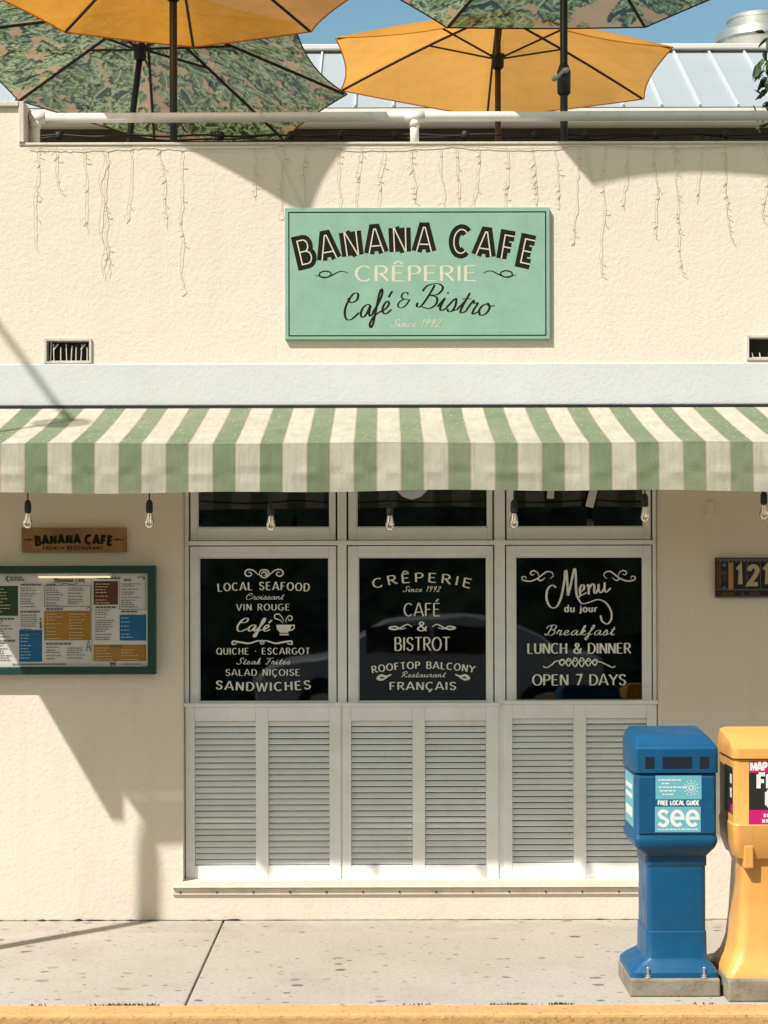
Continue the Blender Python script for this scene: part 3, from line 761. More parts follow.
for j in range(nz+1):
    t_ = j/nz; row = []
    for i in range(nx*2+1):
        x0_ = AX0+.10*min(1, t_/.55)
        x = x0_+(AX1-x0_)*i/(nx*2)
        wv = .006*t_*math.sin(x*5.3+1.3*math.sin(x*2.1)) + .004*t_*math.sin(x*13.7)
        pk = .009*math.exp(-((t_-.62)/.07)**2)*math.sin(x*23+3*math.sin(x*5))
        hem = .005*math.sin(x*1.7+.6)+.003*math.sin(x*6.1)
        row.append((x, AY-.012*t_-.003-wv-pk, vz(x)+(ZH-vz(x)+hem)*t_))
    rows.append(row)
mb.rings(rows, 0, cap=False, closed=False)
mb.build('valance', M['awning_canvas'], aw, smooth=True)
# side flap wrapped round the front corner post, valance torn back beside it
mb = MB()
mb.face([(AX0,-.03,ZT-.01),(AX0,-.968,ZFr+.015),(AX0,-.968,2.19),(AX0,-.03,2.19)])
mb.face([(AX0,-.968,ZFr+.015),(AX0+.063,-.968,ZFr+.015),(AX0+.063,-.968,2.19),(AX0,-.968,2.19)])
mb.build('side_flap', M['awning_canvas'], aw)
mb = MB()
mb.tube([(AX0+.02,AY+.022,ZFr-.02),(AX1-.02,AY+.022,ZFr-.02)], .014)
for x in (AX0+.03, -.9, .6, 2.1, AX1-.03): mb.tube([(x,-.02,ZT-.05),(x,AY+.03,ZFr-.035)], .012)
mb.build('frame', M['galv'], aw)
mb = MB(); mb.box(AX0-.02, AX1+.02, -.034, -.016, ZT-.012, ZT+.012); mb.build('head_rail', M['black_metal'], aw)
# cable of the bulbs, tied behind the valance
YB = AY + .05
cz = Z(489, YB)
mb = MB(); bx = [28, 149.5, 271, 390, 514, 645, 764]
pts = []
wx = [X(b, YB) for b in bx]; wx = [2*wx[0]-wx[1]] + wx + [2*wx[-1]-wx[-2]]
for a, b in zip(wx[:-1], wx[1:]):
    for i in range(8): pts.append((a+(b-a)*i/8, YB, cz+.03-.014*math.sin(math.pi*i/8)))
mb.tube(pts, .005, 6); mb.build('light_cable', M['black_rubber'], aw)
where = ['over the menu board', 'left of the window front, above bare wall', 'in front of the left transom pane', 'in front of the middle transom pane', 'at the left end of the right transom pane', 'at the right end of the right transom pane', 'right above the house number']
drop = [500, 500, 503, 503, 501, 495, 493]
proto = None
for i, b in enumerate(bx):
    x = X(b, YB); zt = Z(drop[i], YB)
    if proto is None:
        o = thing('hanging_bulb', '', 'light bulb', (x, YB, zt), 'bulbs hanging under the awning')
        mb = MB(); mb.tube([(x,YB,zt-.002),(x,YB,zt+.075)], .0035, 6); mb.build('drop_cord', M['black_rubber'], o)
        mb = MB(); mb.lathe([(.006,.004),(.011,0),(.0155,-.012),(.0165,-.03),(.0165,-.052),(.014,-.056)], (x,YB,zt), 14); mb.build('socket', M['black_rubber'], o, smooth=True)
        mb = MB(); mb.lathe([(.0125,-.056),(.014,-.066),(.019,-.088),(.0215,-.104),(.019,-.118),(.012,-.127),(.003,-.130)], (x,YB,zt), 16); gb = mb.build('glass_bulb', M['bulb_glass'], o, smooth=True)
        mb = MB(); mb.tube([(x-.004,YB,zt-.06),(x-.006,YB,zt-.085),(x-.002,YB,zt-.108),(x+.003,YB,zt-.088),(x+.006,YB,zt-.108),(x+.005,YB,zt-.06)], .0017, 5); mb.build('filament', M['filament'], gb)
        proto = o
    else:
        o = copy_tree(proto); o.location = (x, YB, zt)
    o['label'] = 'clear filament bulb with black socket hanging ' + where[i]

# ------------------------------------------------------------------ main sign
ms = thing('cafe_sign', 'large mint green café name board on the upper facade', 'sign', (X(418), -.03, Z(274)))
YS = -.026
mb = MB(); mb.box(X(285.5,YS), X(550.5,YS), YS, -.002, Z(339.5,YS), Z(207.5,YS)); mb.build('panel', M['sign_teal'], ms, bevel=.003)
k = Ink(YS); e = 1.0
for q in ((289,211.6,547,212.8),(289,335.0,547,336.2),(289,212.9,290.2,334.9),(545.8,212.9,547,334.9)): k.rect(*q)
k.build('border', M['sign_ink'], ms)
k = Ink(YS)
k.text('BANANA CAFE', 416.5, 251.5, 24, 231, .43, .43, rise=13.5, track=.50, font=BLK, inline=(.05, 1))
k.build('title_lettering', [M['sign_ink'], M['sign_cream']], ms)
def line(name, mt, f):
    k = Ink(YS); f(k); k.build(name, M[mt], ms)
line('subtitle_lettering', 'sign_cream', lambda k: k.text('CRÊPERIE', 417, 281, 15.0, 121, .19, .065, 0, track=.17))
line('date_lettering', 'sign_cream', lambda k: k.text('Since', 404, 327.2, 3.9, 25, .17, .10, font=SCR, slant=.35, track=.08))
line('date_lettering', 'sign_cream', lambda k: k.text('1992', 430.5, 327.2, 3.9, 20, .17, .10, font=SCR, slant=.35, track=.08))
line('script_lettering', 'sign_ink', lambda k: k.text('Café', 367, 317, 12.3, 49, .19, .065, font=SCR, slant=.28, track=.0, tilt=9))
line('ampersand', 'sign_ink', lambda k: k.text('&', 404, 308, 8.6, 14, .21, .09, font=SCR, slant=.2))
line('script_lettering', 'sign_ink', lambda k: k.text('Bistro', 453, 312, 12.6, 74, .19, .065, font=SCR, slant=.28, track=.0, tilt=-7))
a = [(484,273.5),(488,271.5),(493,271.5),(500,275),(507,277.5),(512.5,276),(512,272.5),(506,271),(501,273.5),(505,277),(511,276.5),(517,275)]
line('flourish', 'sign_ink', lambda k: k.swirl(a, 1.2))
line('flourish', 'sign_ink', lambda k: k.swirl(mir(a, 416.5), 1.2))

# ------------------------------------------------------------------ wooden plank sign
ws = thing('plank_sign', 'small weathered wooden name plank above the menu board', 'sign', (X(75), -.02, Z(539)))
YP = -.024
mb = MB(); mb.box(X(21.5,YP), X(126.5,YP), YP, -.002, Z(551.5,YP), Z(527,YP)); mb.build('board', M['plank'], ws, bevel=.003)
k = Ink(YP)
k.text('BANANA CAFE', 74, 542.6, 8.0, 76, .36, .33, rise=1.6, track=.34, font=BLK)
k.text('FRENCH RESTAURANT', 73, 548.9, 3.2, 60, .26, .2, track=.3)
k.ribbon([(24,539),(33,539)], lambda t, f: .8); k.ribbon([(113,539),(123,539)], lambda t, f: .8)
k.poly([(29,537.6),(31.5,539),(29,540.4)]); k.poly([(118,537.6),(115.5,539),(118,540.4)])
k.build('lettering', M['sign_ink'], ws)

# ------------------------------------------------------------------ menu board
YM = -.066
mn = thing('menu_board', 'green framed menu case with printed menu sheet on the wall', 'menu board', (X(60), -.04, Z(620)))
mx0, mx1, mz0, mz1 = X(-24, YM), X(155, YM), Z(674, YM), Z(565, YM)
fw = .040
mb = MB()
mb.box(mx0, mx1, YM, -.002, mz1-fw, mz1); mb.box(mx0, mx1, YM, -.002, mz0, mz0+fw)
mb.box(mx0, mx0+fw, YM, -.002, mz0+fw+.0005, mz1-fw-.0005); mb.box(mx1-fw, mx1, YM, -.002, mz0+fw+.0005, mz1-fw-.0005)
mb.build('case_frame', M['teal_paint'], mn, bevel=.004)
YQ = -.046
mb = MB(); mb.box(mx0+fw+.001, mx1-fw-.001, YQ, -.004, mz0+fw+.001, mz1-fw-.001); sheet = mb.build('menu_sheet', M['paper'], mn)
k = Ink(YQ)
B = [(-14,585,18,615,3),(19,629,42,661,0),(44,610,91,639.5,1),(93.5,580.5,118,604,2),(119.5,614,146,640,0),(93.5,644,146,660.5,1)]
for x0,y0,x1,y1,c in B: k.rect(x0,y0,x1,y1,c)
k.build('colour_block', [M['ink_blue'], M['ink_orange'], M['ink_brown'], M['ink_green']], sheet)
k = Ink(YQ-.0012)
def rows(x0, x1, y0, y1, step, m, h=.75, fill=.85):
    y = y0
    while y < y1:
        x = x0; end = x0 + (x1-x0)*rnd.uniform(.45, fill)
        while x < end:
            w = rnd.uniform(1.2, 4.2); k.rect(x, y, min(x+w, end), y+h, m); x += w+.7
        y += step*rnd.choice((1, 1, 1.35))
rows(20.5,41,587,607,2.3,0); rows(20.5,41,614,628,2.2,0); rows(-12,17,620,637,2.3,0); rows(-12,17,642,661,2.3,0)
rows(46,66,587,604,2.2,0); rows(68,90,587,604,2.2,0); rows(46,64,646,659,2.3,0); rows(67,88,647,659,2.3,0)
rows(95,117,609,641,2.2,0); rows(121,145,583,607,2.2,0); rows(12,80,662.8,663.5,9,0,1.0,.99); rows(122,145,663,663.6,9,0)
rows(-12,16,588,613,3.2,1); rows(46.5,66,613,638,2.9,1); rows(69,89,613,638,2.9,1); rows(95.5,116,583,603,2.8,1); rows(95.5,117,647,659,2.8,1); rows(121,144,649,659,2.8,1)
rows(20.5,34,634,660,3.1,2); rows(121,136,617,639,3.0,2)
k.rect(19.5,632.2,39,633.6,0); k.rect(110.5,645,122,646.6,0)
k.text('BANANA CAFE', 71.5, 581.3, 2.9, 27, .34, .3, m=0); k.ribbon(spl([(60,583.6),(66,582.8),(70,583.8),(78,583.0)]), lambda t, f: .7)
k.text('CAFE', 18.5, 577.3, 2.6, 18, .3, .3, m=0) if False else rows(10,33,576,580.5,2.4,0,1.4,.98)
k.ribbon(spl([(9,574.5),(6.5,577.5),(9,581.5)]), lambda t, f: 1.6*math.sin(math.pi*min(.95, max(.08, f)))+.3)
for x0, x1, y in ((21,41,584),(47,56,584),(20.5,40,611),(46,63,608.3),(97,121,577.6),(95.5,117,606.6),(124,131,579.5),(121,137,611),(46,71,643),(-10,14,618),(-8,15,640)):
    x = x0
    while x < x1:
        w = rnd.uniform(2.2, 5); k.rect(x, y-.9, min(x+w, x1), y+.75); x += w+.6
for q in ((44.5,584.5,90.5,585.0),(44.5,605.3,90.5,605.8),(44.3,585.1,44.8,605.2),(90.2,585.1,90.7,605.2),(91.8,578,92.2,661),(119.5,581,119.9,609),(145.5,581,145.9,609),(120,608.6,145.4,609)): k.rect(*q)
# little drawings: tower, dog, cup, person, scooter
k.ribbon([(86.2,650.5),(88.4,639.5),(90.6,650.5)], lambda t, f: 1.0); k.ribbon([(87,646.3),(89.8,646.3)], lambda t, f: .9)
k.poly([(109,660.8),(110.5,661.8),(115.5,661.8),(115.5,664.0),(110.3,664.0)]); k.rect(110.4,664.1,111.2,665.4); k.rect(114.5,664.1,115.3,665.4); k.ribbon([(115.2,662),(116,660)], lambda t, f: .7)
k.ribbon(spl([(137,577.5),(141,576.3),(144.5,577)]), lambda t, f: .8); k.poly([(142.5,578.5),(144.5,575.8),(145.2,579)])
k.poly([(54,577.5),(58,577.5),(57,580.5),(55,580.5)]); k.rect(53.4,581,58.6,581.6)
k.poly([(39.6,620.5),(41.2,620.5),(41.8,627.5),(39.9,628)]); k.poly(arc(40.4,618.3,.9,1.2,0,330,8)); k.ribbon([(87,608),(89.5,606),(91,610)], lambda t, f: .9)
k.build('lettering', [M['ink_grey'], M['ink_light'], M['ink_pale_blue']], sheet)
mb = MB(); mb.box(X(36,YM), X(112,YM), YM+.004, YM+.028, Z(575.2,YM), Z(571.7,YM)); mb.build('light_housing', M['cap_white'], mn, bevel=.003)
mb = MB(); mb.tube([(X(38,YM), YM+.014, Z(576.3,YM)), (X(110,YM), YM+.014, Z(576.3,YM))], .0045, 8); mb.build('light_tube', M['strip_light'], mn)

# ------------------------------------------------------------------ house number
hn = thing('house_number', 'dark tiled house number plaque on the shaded wall', 'house number', (X(760), -.02, Z(578)))
YN = -.022
mb = MB(); mb.box(X(715.5,YN), X(815,YN), YN, -.002, Z(598.5,YN), Z(558.5,YN)); mb.build('backing', M['tile_dark'], hn, bevel=.003)
k = Ink(YN)
k.rect(716.5,559.5,814,562.8,3); k.rect(716.2,597,814,597.9,3); k.rect(716.2,590.0,814,591.0,3); k.rect(719.5,563.5,720.4,589.5,3)
k.rect(716.4,563.5,718.8,589.8,1); k.rect(729.6,563.4,733.4,589.8,2); k.rect(728.7,563.4,729.4,589.8,4)
for q in ((722,593,734,596),(749.5,593,760,596),(776,593,790,596)): k.rect(*q, 1)
k.rect(741,592.3,743.5,596.6,1)
for i in range(24):
    x = 717+i*4.0; k.poly([(x,562.6),(x+1.4,560.2),(x+2.8,562.6)], 0)
for q in ((721.6,565.5,726.5,567.5),(721.4,572,726.6,575.5),(722.6,577,726.4,582)): k.rect(*q, 1)
k.poly(arc(724.2,565.8,1.9,1.9,0,330,10), 3); k.poly([(721.5,589.6),(724.4,586.8),(727.3,589.6)], 3)
for x in (746.6, 760.0, 774, 788): k.rect(x, 563.6, x+.8, 589.6, 3)
for t_, x, w in (('1',739.6,5.6),('2',753.3,9.5),('1',766.4,5.6)):
    k.text(t_, x, 585.0, 18.0, w, .26, .24, m=4)
k.build('numerals', [M['tile_dark'], M['tile_rust'], M['tile_gold'], M['tile_grey'], M['tile_tan']], hn)

# ------------------------------------------------------------------ icicle lights on the parapet
def icicles(label, xs, x_from, x_to):
    o = thing('icicle_lights', label, 'string lights', (X((x_from+x_to)/2), -.03, PAR), 'unlit icicle strings on the parapet')
    mb = MB(); n = 60; pts = []
    for i in range(n+1):
        p = x_from+(x_to-x_from)*i/n
        pts.append((X(p), -.006-.004*rnd.random(), Z(146+3.0*abs(math.sin(p*.021))+rnd.uniform(-.5, .5))))
    mb.tube(pts, .0018, 5); mb.build('lead_cable', M['wire_brown'], o)
    for p0, py1 in xs:
        mb = MB(); p = p0; y = 146.5; pts = []; drift = rnd.uniform(-.10, .10); tw = []
        while y < py1:
            pts.append((X(p), -.008-.007*rnd.random(), Z(y)))
            if rnd.random() < .36: tw.append((p, y))
            y += rnd.uniform(4.5, 7.5); p += rnd.uniform(-1.5, 1.5) + drift*6
            if abs(p-p0) > 5: drift = -drift
        if p0 == 107: # doubled strand
            q = [(a[0]-.022+.012*math.sin(i*.9), a[1]-.002, a[2]-.01) for i, a in enumerate(pts)]
            mb.tube(q, .0013, 4)
        if len(pts) < 3: continue
        mb.tube(pts, .0011, 4)
        for a, b in tw:
            d = rnd.choice((-1, 1))*rnd.uniform(2.5, 5.5); e = rnd.uniform(-1, 5)
            mb.tube([(X(a), -.012, Z(b)), (X(a+d*.6), -.016, Z(b+e*.3)), (X(a+d), -.013, Z(b+e))], [.0012, .0019, .0009], 4)
        mb.build('light_strand', M['wire_brown'], o)
icicles('bare unlit icicle light string draped down the left end of the parapet', [(40,250),(58,190),(85,236),(107,276),(133,219),(160,230),(182,290)], 30, 200)
icicles('bare unlit icicle light string hanging above and over the mint green sign', [(257,200),(285,215),(308,262),(336,212),(361,262),(384,278),(411,202),(441,240),(457,286),(480,208),(507,230),(532,268),(555,210)], 200, 568)
icicles('bare unlit icicle light string hanging right of the mint green sign', [(580,246),(607,276),(628,213),(653,237),(675,274),(703,205),(726,244),(764,224)], 568, 800)

# ------------------------------------------------------------------ pipe railing
pr = thing('pipe_railing', 'white painted pipe railing along the top of the parapet', 'railing', (0, .05, PAR))
YR = .12
zr = Z(117.3, YR)
mb = MB(); mb.tube([(X(38,YR),YR,zr),(X(300,YR),YR,zr+.002),(X(560,YR),YR,zr+.004),(5.3,YR,zr+.006)], .026, 14); mb.build('rail', M['pipe_white'], pr, smooth=True)
for p in (36.5, 415.5, 795):
    x = X(p, YR)
    mb = MB(); mb.tube([(x,YR,PAR+.012),(x,YR,zr-.02)], .024, 14); po = mb.build('post', M['pipe_white'], pr, smooth=True)
    mb = MB(); mb.tube([(x,YR,zr-.052),(x,YR,zr-.02)], .029, 14); mb.tube([(x-.052 if p > 40 else x-.03,YR,zr),(x+.052,YR,zr)], .031, 14); mb.build('fitting', M['pipe_white'], po, smooth=True)

# black cable with bulbs behind the railing
cb = thing('deck_light_cable', 'black cable with dark bulb sockets strung low behind the pipe railing', 'cable', (0, .3, PAR))
mb = MB(); pts = []; k1 = []
YC = .34
for i in range(0, 121):
    p = 42+(830-42)*i/120
    pts.append((X(p,YC), YC, Z(135.5+1.6*math.sin((p-60)/71*2*math.pi/1.0*.5)**2-1, YC)))
mb.tube(pts, .006, 6); mb.tube([(a, b+.02, c-.008+.012*math.sin(i*.21)) for i, (a, b, c) in enumerate(pts)], .005, 6)
mb.build('cable', M['black_rubber'], cb)
for p in (60, 222, 292, 342, 396, 466, 536, 587, 657, 727):
    x = X(p,YC); z = Z(135,YC); mb = MB(); mb.lathe([(.008,.02),(.02,.012),(.022,-.01),(.012,-.03)], (x,YC-.01,z), 10); mb.build('bulb_socket', M['black_rubber'], cb, smooth=True)

# ------------------------------------------------------------------ umbrellas
TAN, DARK, MID, LIGHT = (.45,.31,.17), (.034,.050,.026), (.145,.20,.085), (.36,.41,.215)
def leafprint(U, V, ap, side, count):
    col = np.zeros(U.shape+(3,)); col[:] = TAN
    for kk in range(count):
        u0 = ap*math.sqrt(rnd.random()); v0 = (rnd.random()-.5)*side*u0/ap
        a = rnd.uniform(0, 2*math.pi); L = rnd.uniform(.09, .19); W = L*rnd.uniform(.26, .46)
        bend = rnd.uniform(-.5, .5); teeth = rnd.choice((2, 2.5, 3, 3.5)); ph = rnd.random(); tone = rnd.random()
        for sh in (1, 0):
            du, dv = (rnd.uniform(-.02, .02), rnd.uniform(.008, .022)) if sh else (0, 0)
            x = U-u0-du; y = V-v0-dv
            p = (x*math.cos(a)+y*math.sin(a))/L; q = -x*math.sin(a)+y*math.cos(a)
            q = q - bend*L*p*(1-p)
            pc = np.clip(p, 0.001, .999); aq = np.abs(q)
            saw = np.mod(pc*teeth+ph-aq/W*.9, 1.0)
            w = W*np.sin(np.pi*pc**.8)**.75*(1-.42*saw)
            m = (p > 0) & (p < 1) & (aq < w*(1.12 if sh else 1))
            if sh: col[m] = DARK; continue
            vein = np.mod(pc*teeth*1.0+ph-aq/W*.9+.5, 1.0)
            up = q > 0
            mixv = np.where(up, .25+.75*(vein > .45), .0+.55*(vein > .75))*(1.15 if tone > .45 else .15)
            mixv = np.clip(mixv, 0, 1)[..., None]
            leaf = np.array(MID)*(1-mixv)+np.array(LIGHT)*mixv
            dk = ((vein < .14) & (aq > .12*W)) | ((tone < .18) & ~up)
            leaf[dk] = DARK
            leaf[aq < .045*W+.0025] = LIGHT
            col[m] = leaf[m]
    return col
def umbrella(label, cx, cy, zr, zp, Rr, n, ph, cloth, lean=(0, 0), collar=None, crank=None, curve=.0, ribr=.009, tilt=0.0, back=0.0):
    o = thing('patio_umbrella', label, 'umbrella', (cx, cy, 3.05), 'patio umbrellas on the roof terrace')
    apex = Vector((cx, cy, zp)); rim = []
    for i in range(n):
        a = R(ph + 360*i/n)
        rim.append(Vector((cx+Rr*math.cos(a), cy+Rr*math.sin(a), zr-tilt*Rr*math.cos(a)-back*Rr*math.sin(a))))
    def ribp(i, f):
        p = apex.lerp(rim[i % n], f); p.z += curve*math.sin(math.pi*f); return p
    sagk = .045
    def surf(i, f, w):      # f along, w across 0..1
        a, b = ribp(i, f), ribp(i+1, f)
        p = a.lerp(b, w); s = 4*w*(1-w)
        p.z -= sagk*.55*Rr*f*s*(1-f*.25)
        c = Vector((cx, cy, p.z)); pull = (sagk*1.1*s*f**3)
        return p + (c-p)*pull
    mb = MB()
    nf, nw = 10, 8
    cols = []
    if cloth == 'camo':
        gf, gw = 120, 110
        ap = Rr*math.cos(math.pi/n); side = 2*Rr*math.sin(math.pi/n)
        fs = np.linspace(0, 1, gf+1); wv = np.linspace(0, 1, gw+1)
        Fg, Wg = np.meshgrid(fs, wv, indexing='ij')
        for i in range(n):
            col = leafprint(Fg*ap, (Wg-.5)*side*Fg, ap, side, int(95*ap*side)+6)
            mb.rings([[surf(i, f, w) for w in wv] for f in fs], 0, cap=False, closed=False)
            cols.append(col.reshape(-1, 3))
    else:
        for i in range(n):
            for a in range(nf):
                for b in range(nw):
                    f0, f1, w0, w1 = a/nf, (a+1)/nf, b/nw, (b+1)/nw
                    q = [surf(i,f0,w0), surf(i,f1,w0), surf(i,f1,w1), surf(i,f0,w1)]
                    if a == 0: q = [surf(i,0,0), surf(i,f1,w0), surf(i,f1,w1)]
                    mb.face(q, 0)
    can = mb.build('canopy', M['leaf_print'] if cloth == 'camo' else M['orange_cloth' if ph == 0 else 'sunlit_orange_cloth'], o, smooth=True)
    if cloth == 'camo':
        at = can.data.color_attributes.new('leaf_print', 'FLOAT_COLOR', 'POINT')
        cc = np.concatenate(cols); at.data.foreach_set('color', np.concatenate([cc, np.ones((len(cc), 1))], 1).astype(np.float32).ravel())
    if cloth != 'camo':
        import bmesh
        bm = bmesh.new(); bm.from_mesh(can.data); bmesh.ops.remove_doubles(bm, verts=bm.verts, dist=.0005); bm.to_mesh(can.data); bm.free()
    hm = MB()
    for i in range(n): hm.tube([surf(i, 1.0, b/nw)-Vector((0,0,.004)) for b in range(nw+1)], .0045, 5)
    hm.build('hem', M['black_metal'] if cloth == 'camo' else M['orange_cloth'], can)
    base = Vector((cx+lean[0], cy+lean[1], 3.05))
    mb = MB(); mb.tube([base, apex-Vector((0,0,.02))], .021, 14); mb.build('pole', M['black_metal'], o, smooth=True)
    mb = MB(); mb.lathe([(.25,.0),(.25,.05),(.21,.075),(.05,.09),(.035,.3),(.03,.31)], tuple(base), 24); mb.build('base', M['black_metal'], o, smooth=False, auto=35)
    zc = collar if collar else zp-.42
    fr = (zc-base.z)/(apex.z-base.z); pc = base.lerp(apex, fr)
    mb = MB(); mb.lathe([(.03,-.05),(.042,-.035),(.042,.02),(.055,.03),(.05,.05),(.03,.055)], tuple(pc), 14); mb.build('hub', M['black_metal'], o, smooth=True)
    mb = MB(); mb.lathe([(.05,-.06),(.055,-.05),(.04,-.02)], tuple(apex), 14); mb.build('crown_hub', M['black_metal'], o, smooth=True)
    for i in range(n):
        mb = MB(); pts = [ribp(i, .03)] + [ribp(i, f) for f in (.2,.4,.6,.8,.985)]
        mb.tube([p-Vector((0,0,.012)) for p in pts], ribr, 6); rb = mb.build('rib', M['black_metal'], o)
        q = ribp(i, .42)-Vector((0,0,.016)); a = (q-pc); a.z = 0; a.normalize()
        mb = MB(); mb.tube([pc+a*.045+Vector((0,0,.03)), q], ribr*.85, 6); mb.build('strut', M['black_metal'], rb)
    if crank:
        zc = crank; fr = (zc-base.z)/(apex.z-base.z); pc = base.lerp(apex, fr)
        mb = MB(); mb.lathe([(.022,-.10),(.036,-.085),(.038,.03),(.024,.07)], tuple(pc), 14); ch = mb.build('crank_housing', M['black_metal'], o, smooth=True)
        mb = MB(); mb.tube([pc+Vector((.0,-.04,.02)), pc+Vector((-.01,-.058,.02)), pc+Vector((-.055,-.062,-.028)), pc+Vector((-.062,-.085,-.03))], .009, 8); mb.tube([pc+Vector((-.062,-.075,-.03)), pc+Vector((-.066,-.115,-.032))], .012, 8)
        mb.tube([pc+Vector((.0,-.062,.02)), pc+Vector((.012,-.03,.034))], .015, 8)
        mb.build('crank_handle', M['galv'], ch, smooth=True)
    return o
# yellow one by the parapet, patterned one behind it, and the right-hand pair
umbrella('large amber yellow umbrella leaning out over the parapet at far left', X(174.5,.28), .28, 4.985, 5.40, 1.02, 8, 0, 'amber', ribr=.0085)
umbrella('leaf print umbrella standing behind the large amber umbrella at left', X(147,2.7), 2.7, 5.28, 5.66, 1.37, 8, 5, 'camo', lean=(-.27, -.36), collar=Z(50,2.6), ribr=.0105, tilt=.115, back=.15)
umbrella('leaf print umbrella with silver crank on its pole at right', X(565,.32), .32, 5.115, 5.55, 1.2, 6, 0, 'camo', crank=Z(78,.32), ribr=.010)
umbrella('wide amber yellow umbrella standing behind the crank umbrella', X(499,3.0), 3.0, 5.32, 5.72, 1.285, 6, 30, 'amber', collar=Z(62,3.0), curve=.015, ribr=.0085, tilt=.03)

# ------------------------------------------------------------------ metal roofed building behind
an = thing('metal_roof_building', 'low building with pale standing seam metal roof behind the terrace', 'building', (0, 5.5, 0))
YE, ZE, YRg, ZRg = 5.0, Z(107.5, 5.0), 6.36, Z(51, 6.36)
mb = MB(); mb.box(-6, 6.5, 5.45, 8.4, 0, ZE-.02); mb.build('wall', M['annex_wall'], an)
mb = MB()
mb.face([(-6.3,YE,ZE),(6.8,YE,ZE),(6.8,YRg,ZRg),(-6.3,YRg,ZRg)]); mb.face([(-6.3,YE+.01,ZE-.03),(-6.3,YRg,ZRg-.03),(6.8,YRg,ZRg-.03),(6.8,YE+.01,ZE-.03)])
mb.face([(-6.3,YRg,ZRg),(6.8,YRg,ZRg),(6.8,YRg+2.3,ZRg-.9),(-6.3,YRg+2.3,ZRg-.9)])
ro = mb.build('roof', M['roof_metal'], an)
dirv = Vector((0, YRg-YE, ZRg-ZE)); nrm = Vector((0, -dirv.z, dirv.y)).normalized()
mb = MB(); x = X(701, 5.0) - .31*29
while x < 6.6:
    a = Vector((x, YE, ZE)); b = Vector((x, YRg, ZRg)); w = Vector((.012, 0, 0)); h = nrm*.022
    mb.rings([[a-w, a+w, a+w*.6+h, a-w*.6+h], [b-w, b+w, b+w*.6+h, b-w*.6+h]])
    x += .31
mb.build('standing_seam', M['roof_seam'], ro)
mb = MB(); mb.box(-6.3, 6.8, YRg-.10, YRg+.10, ZRg-.015, ZRg+.035); mb.build('ridge_cap', M['gutter'], ro, bevel=.01)
mb = MB(); mb.tube([(-6.3,YE-.06,Z(122.5,YE)),(6.8,YE-.06,Z(122.5,YE))], .055, 12); mb.box(-6.3, 6.8, YE-.02, YE+.0, Z(128.5,YE), ZE-.012); mb.build('gutter', M['gutter'], an, smooth=False, auto=40)
ef = thing('exhaust_fan', 'round steel rooftop exhaust fan behind the metal roof ridge', 'vent', (X(757,7.0), 7.0, ZRg-.3))
s_ = S(7.0); fx, fy = X(760,7.0), 7.0
def zz_(p): return Z(p + (11 if p < 52 else 0), 7.0)
mb = MB(); r1 = 43/s_; r2 = 31/s_
mb.lathe([(r1*.92, zz_(95)), (r1*.95, zz_(56)), (r1*.97, zz_(36)), (r1*1.02, zz_(33.5)), (r1*1.0, zz_(25.5)), (r1*.97, zz_(24.5)), (r2, zz_(23.0))], (fx,fy,0), 40); mb.build('housing', M['steel'], ef, auto=30)
mb = MB(); mb.lathe([(r2*.99, zz_(23.2)), (r2*.99, zz_(13)), (r2*1.03, zz_(12)), (r2*1.03, zz_(9.5)), (r2*.96, zz_(8.5)), (r2*.9, zz_(8.6)), (r2*.88, zz_(16))], (fx,fy,0), 40); mb.build('collar', M['steel'], ef, auto=30)
mb = MB(); mb.tube([(X(702,7.0),6.8,zz_(52)),(X(704,7.0),6.8,zz_(46)),(X(709,7.0),6.8,zz_(43)),(X(714,7.0),6.8,zz_(45)),(X(717,7.0),6.85,zz_(50))], .012, 8); mb.box(X(715,7.0),X(719,7.0),6.8,6.9,zz_(56),zz_(42)); mb.build('conduit', M['galv'], ef)

# ------------------------------------------------------------------ plants on the terrace
tr = thing('potted_tree', 'small broad leaved tree at the right end of the terrace', 'tree', (X(800,1.4), 1.4, 3.05))
tx = X(812, 1.4)
mb = MB(); mb.lathe([(.12,0),(.16,.02),(.2,.4),(.21,.42),(.18,.42),(.17,.38)], (tx,1.4,3.05), 20); mb.build('pot', M['tile_rust'], tr, auto=35)
mb = MB()
mb.tube([(tx,1.4,3.4),(tx-.02,1.38,4.2),(tx+.03,1.42,4.8),(tx-.02,1.4,5.05)], [.03,.026,.02,.01], 8)
brs = []
for i in range(22):
    z0 = rnd.uniform(4.3, 4.92); a = rnd.uniform(0, 2*math.pi); L = rnd.uniform(.12, .24)
    e = (tx+L*math.cos(a), 1.4+L*math.sin(a), z0+rnd.uniform(-.05, .15)); mb.tube([(tx,1.4,z0), e], [.008,.004], 5); brs.append(e)
e = (X(757,1.4), 1.35, Z(118,1.4)); mb.tube([(tx,1.4,Z(140,1.4)), e, (X(752,1.4),1.33,Z(109,1.4))], [.010,.007,.003], 5)
mb.build('trunk', M['bark'], tr)
mb = MB()
def leaf(mb, p, d, L, W, m):
    d = d.normalized(); s = d.cross(Vector((rnd.uniform(-1,1), rnd.uniform(-1,1), 1))).normalized(); u = s.cross(d)
    q = [p, p+d*L*.35+s*W+u*.006, p+d*L*.75+s*W*.6, p+d*L-u*.012, p+d*L*.75-s*W*.6, p+d*L*.35-s*W+u*.006]
    mb.face(q, m)
for e in brs:
    for j in range(16):
        p = Vector(e)+Vector((rnd.gauss(0,.05), rnd.gauss(0,.05), rnd.gauss(0,.06)))
        leaf(mb, p, Vector((rnd.gauss(0,1), rnd.gauss(0,1), rnd.gauss(-.7,.7))), rnd.uniform(.05,.10), rnd.uniform(.012,.02), rnd.choice((0,0,1)))
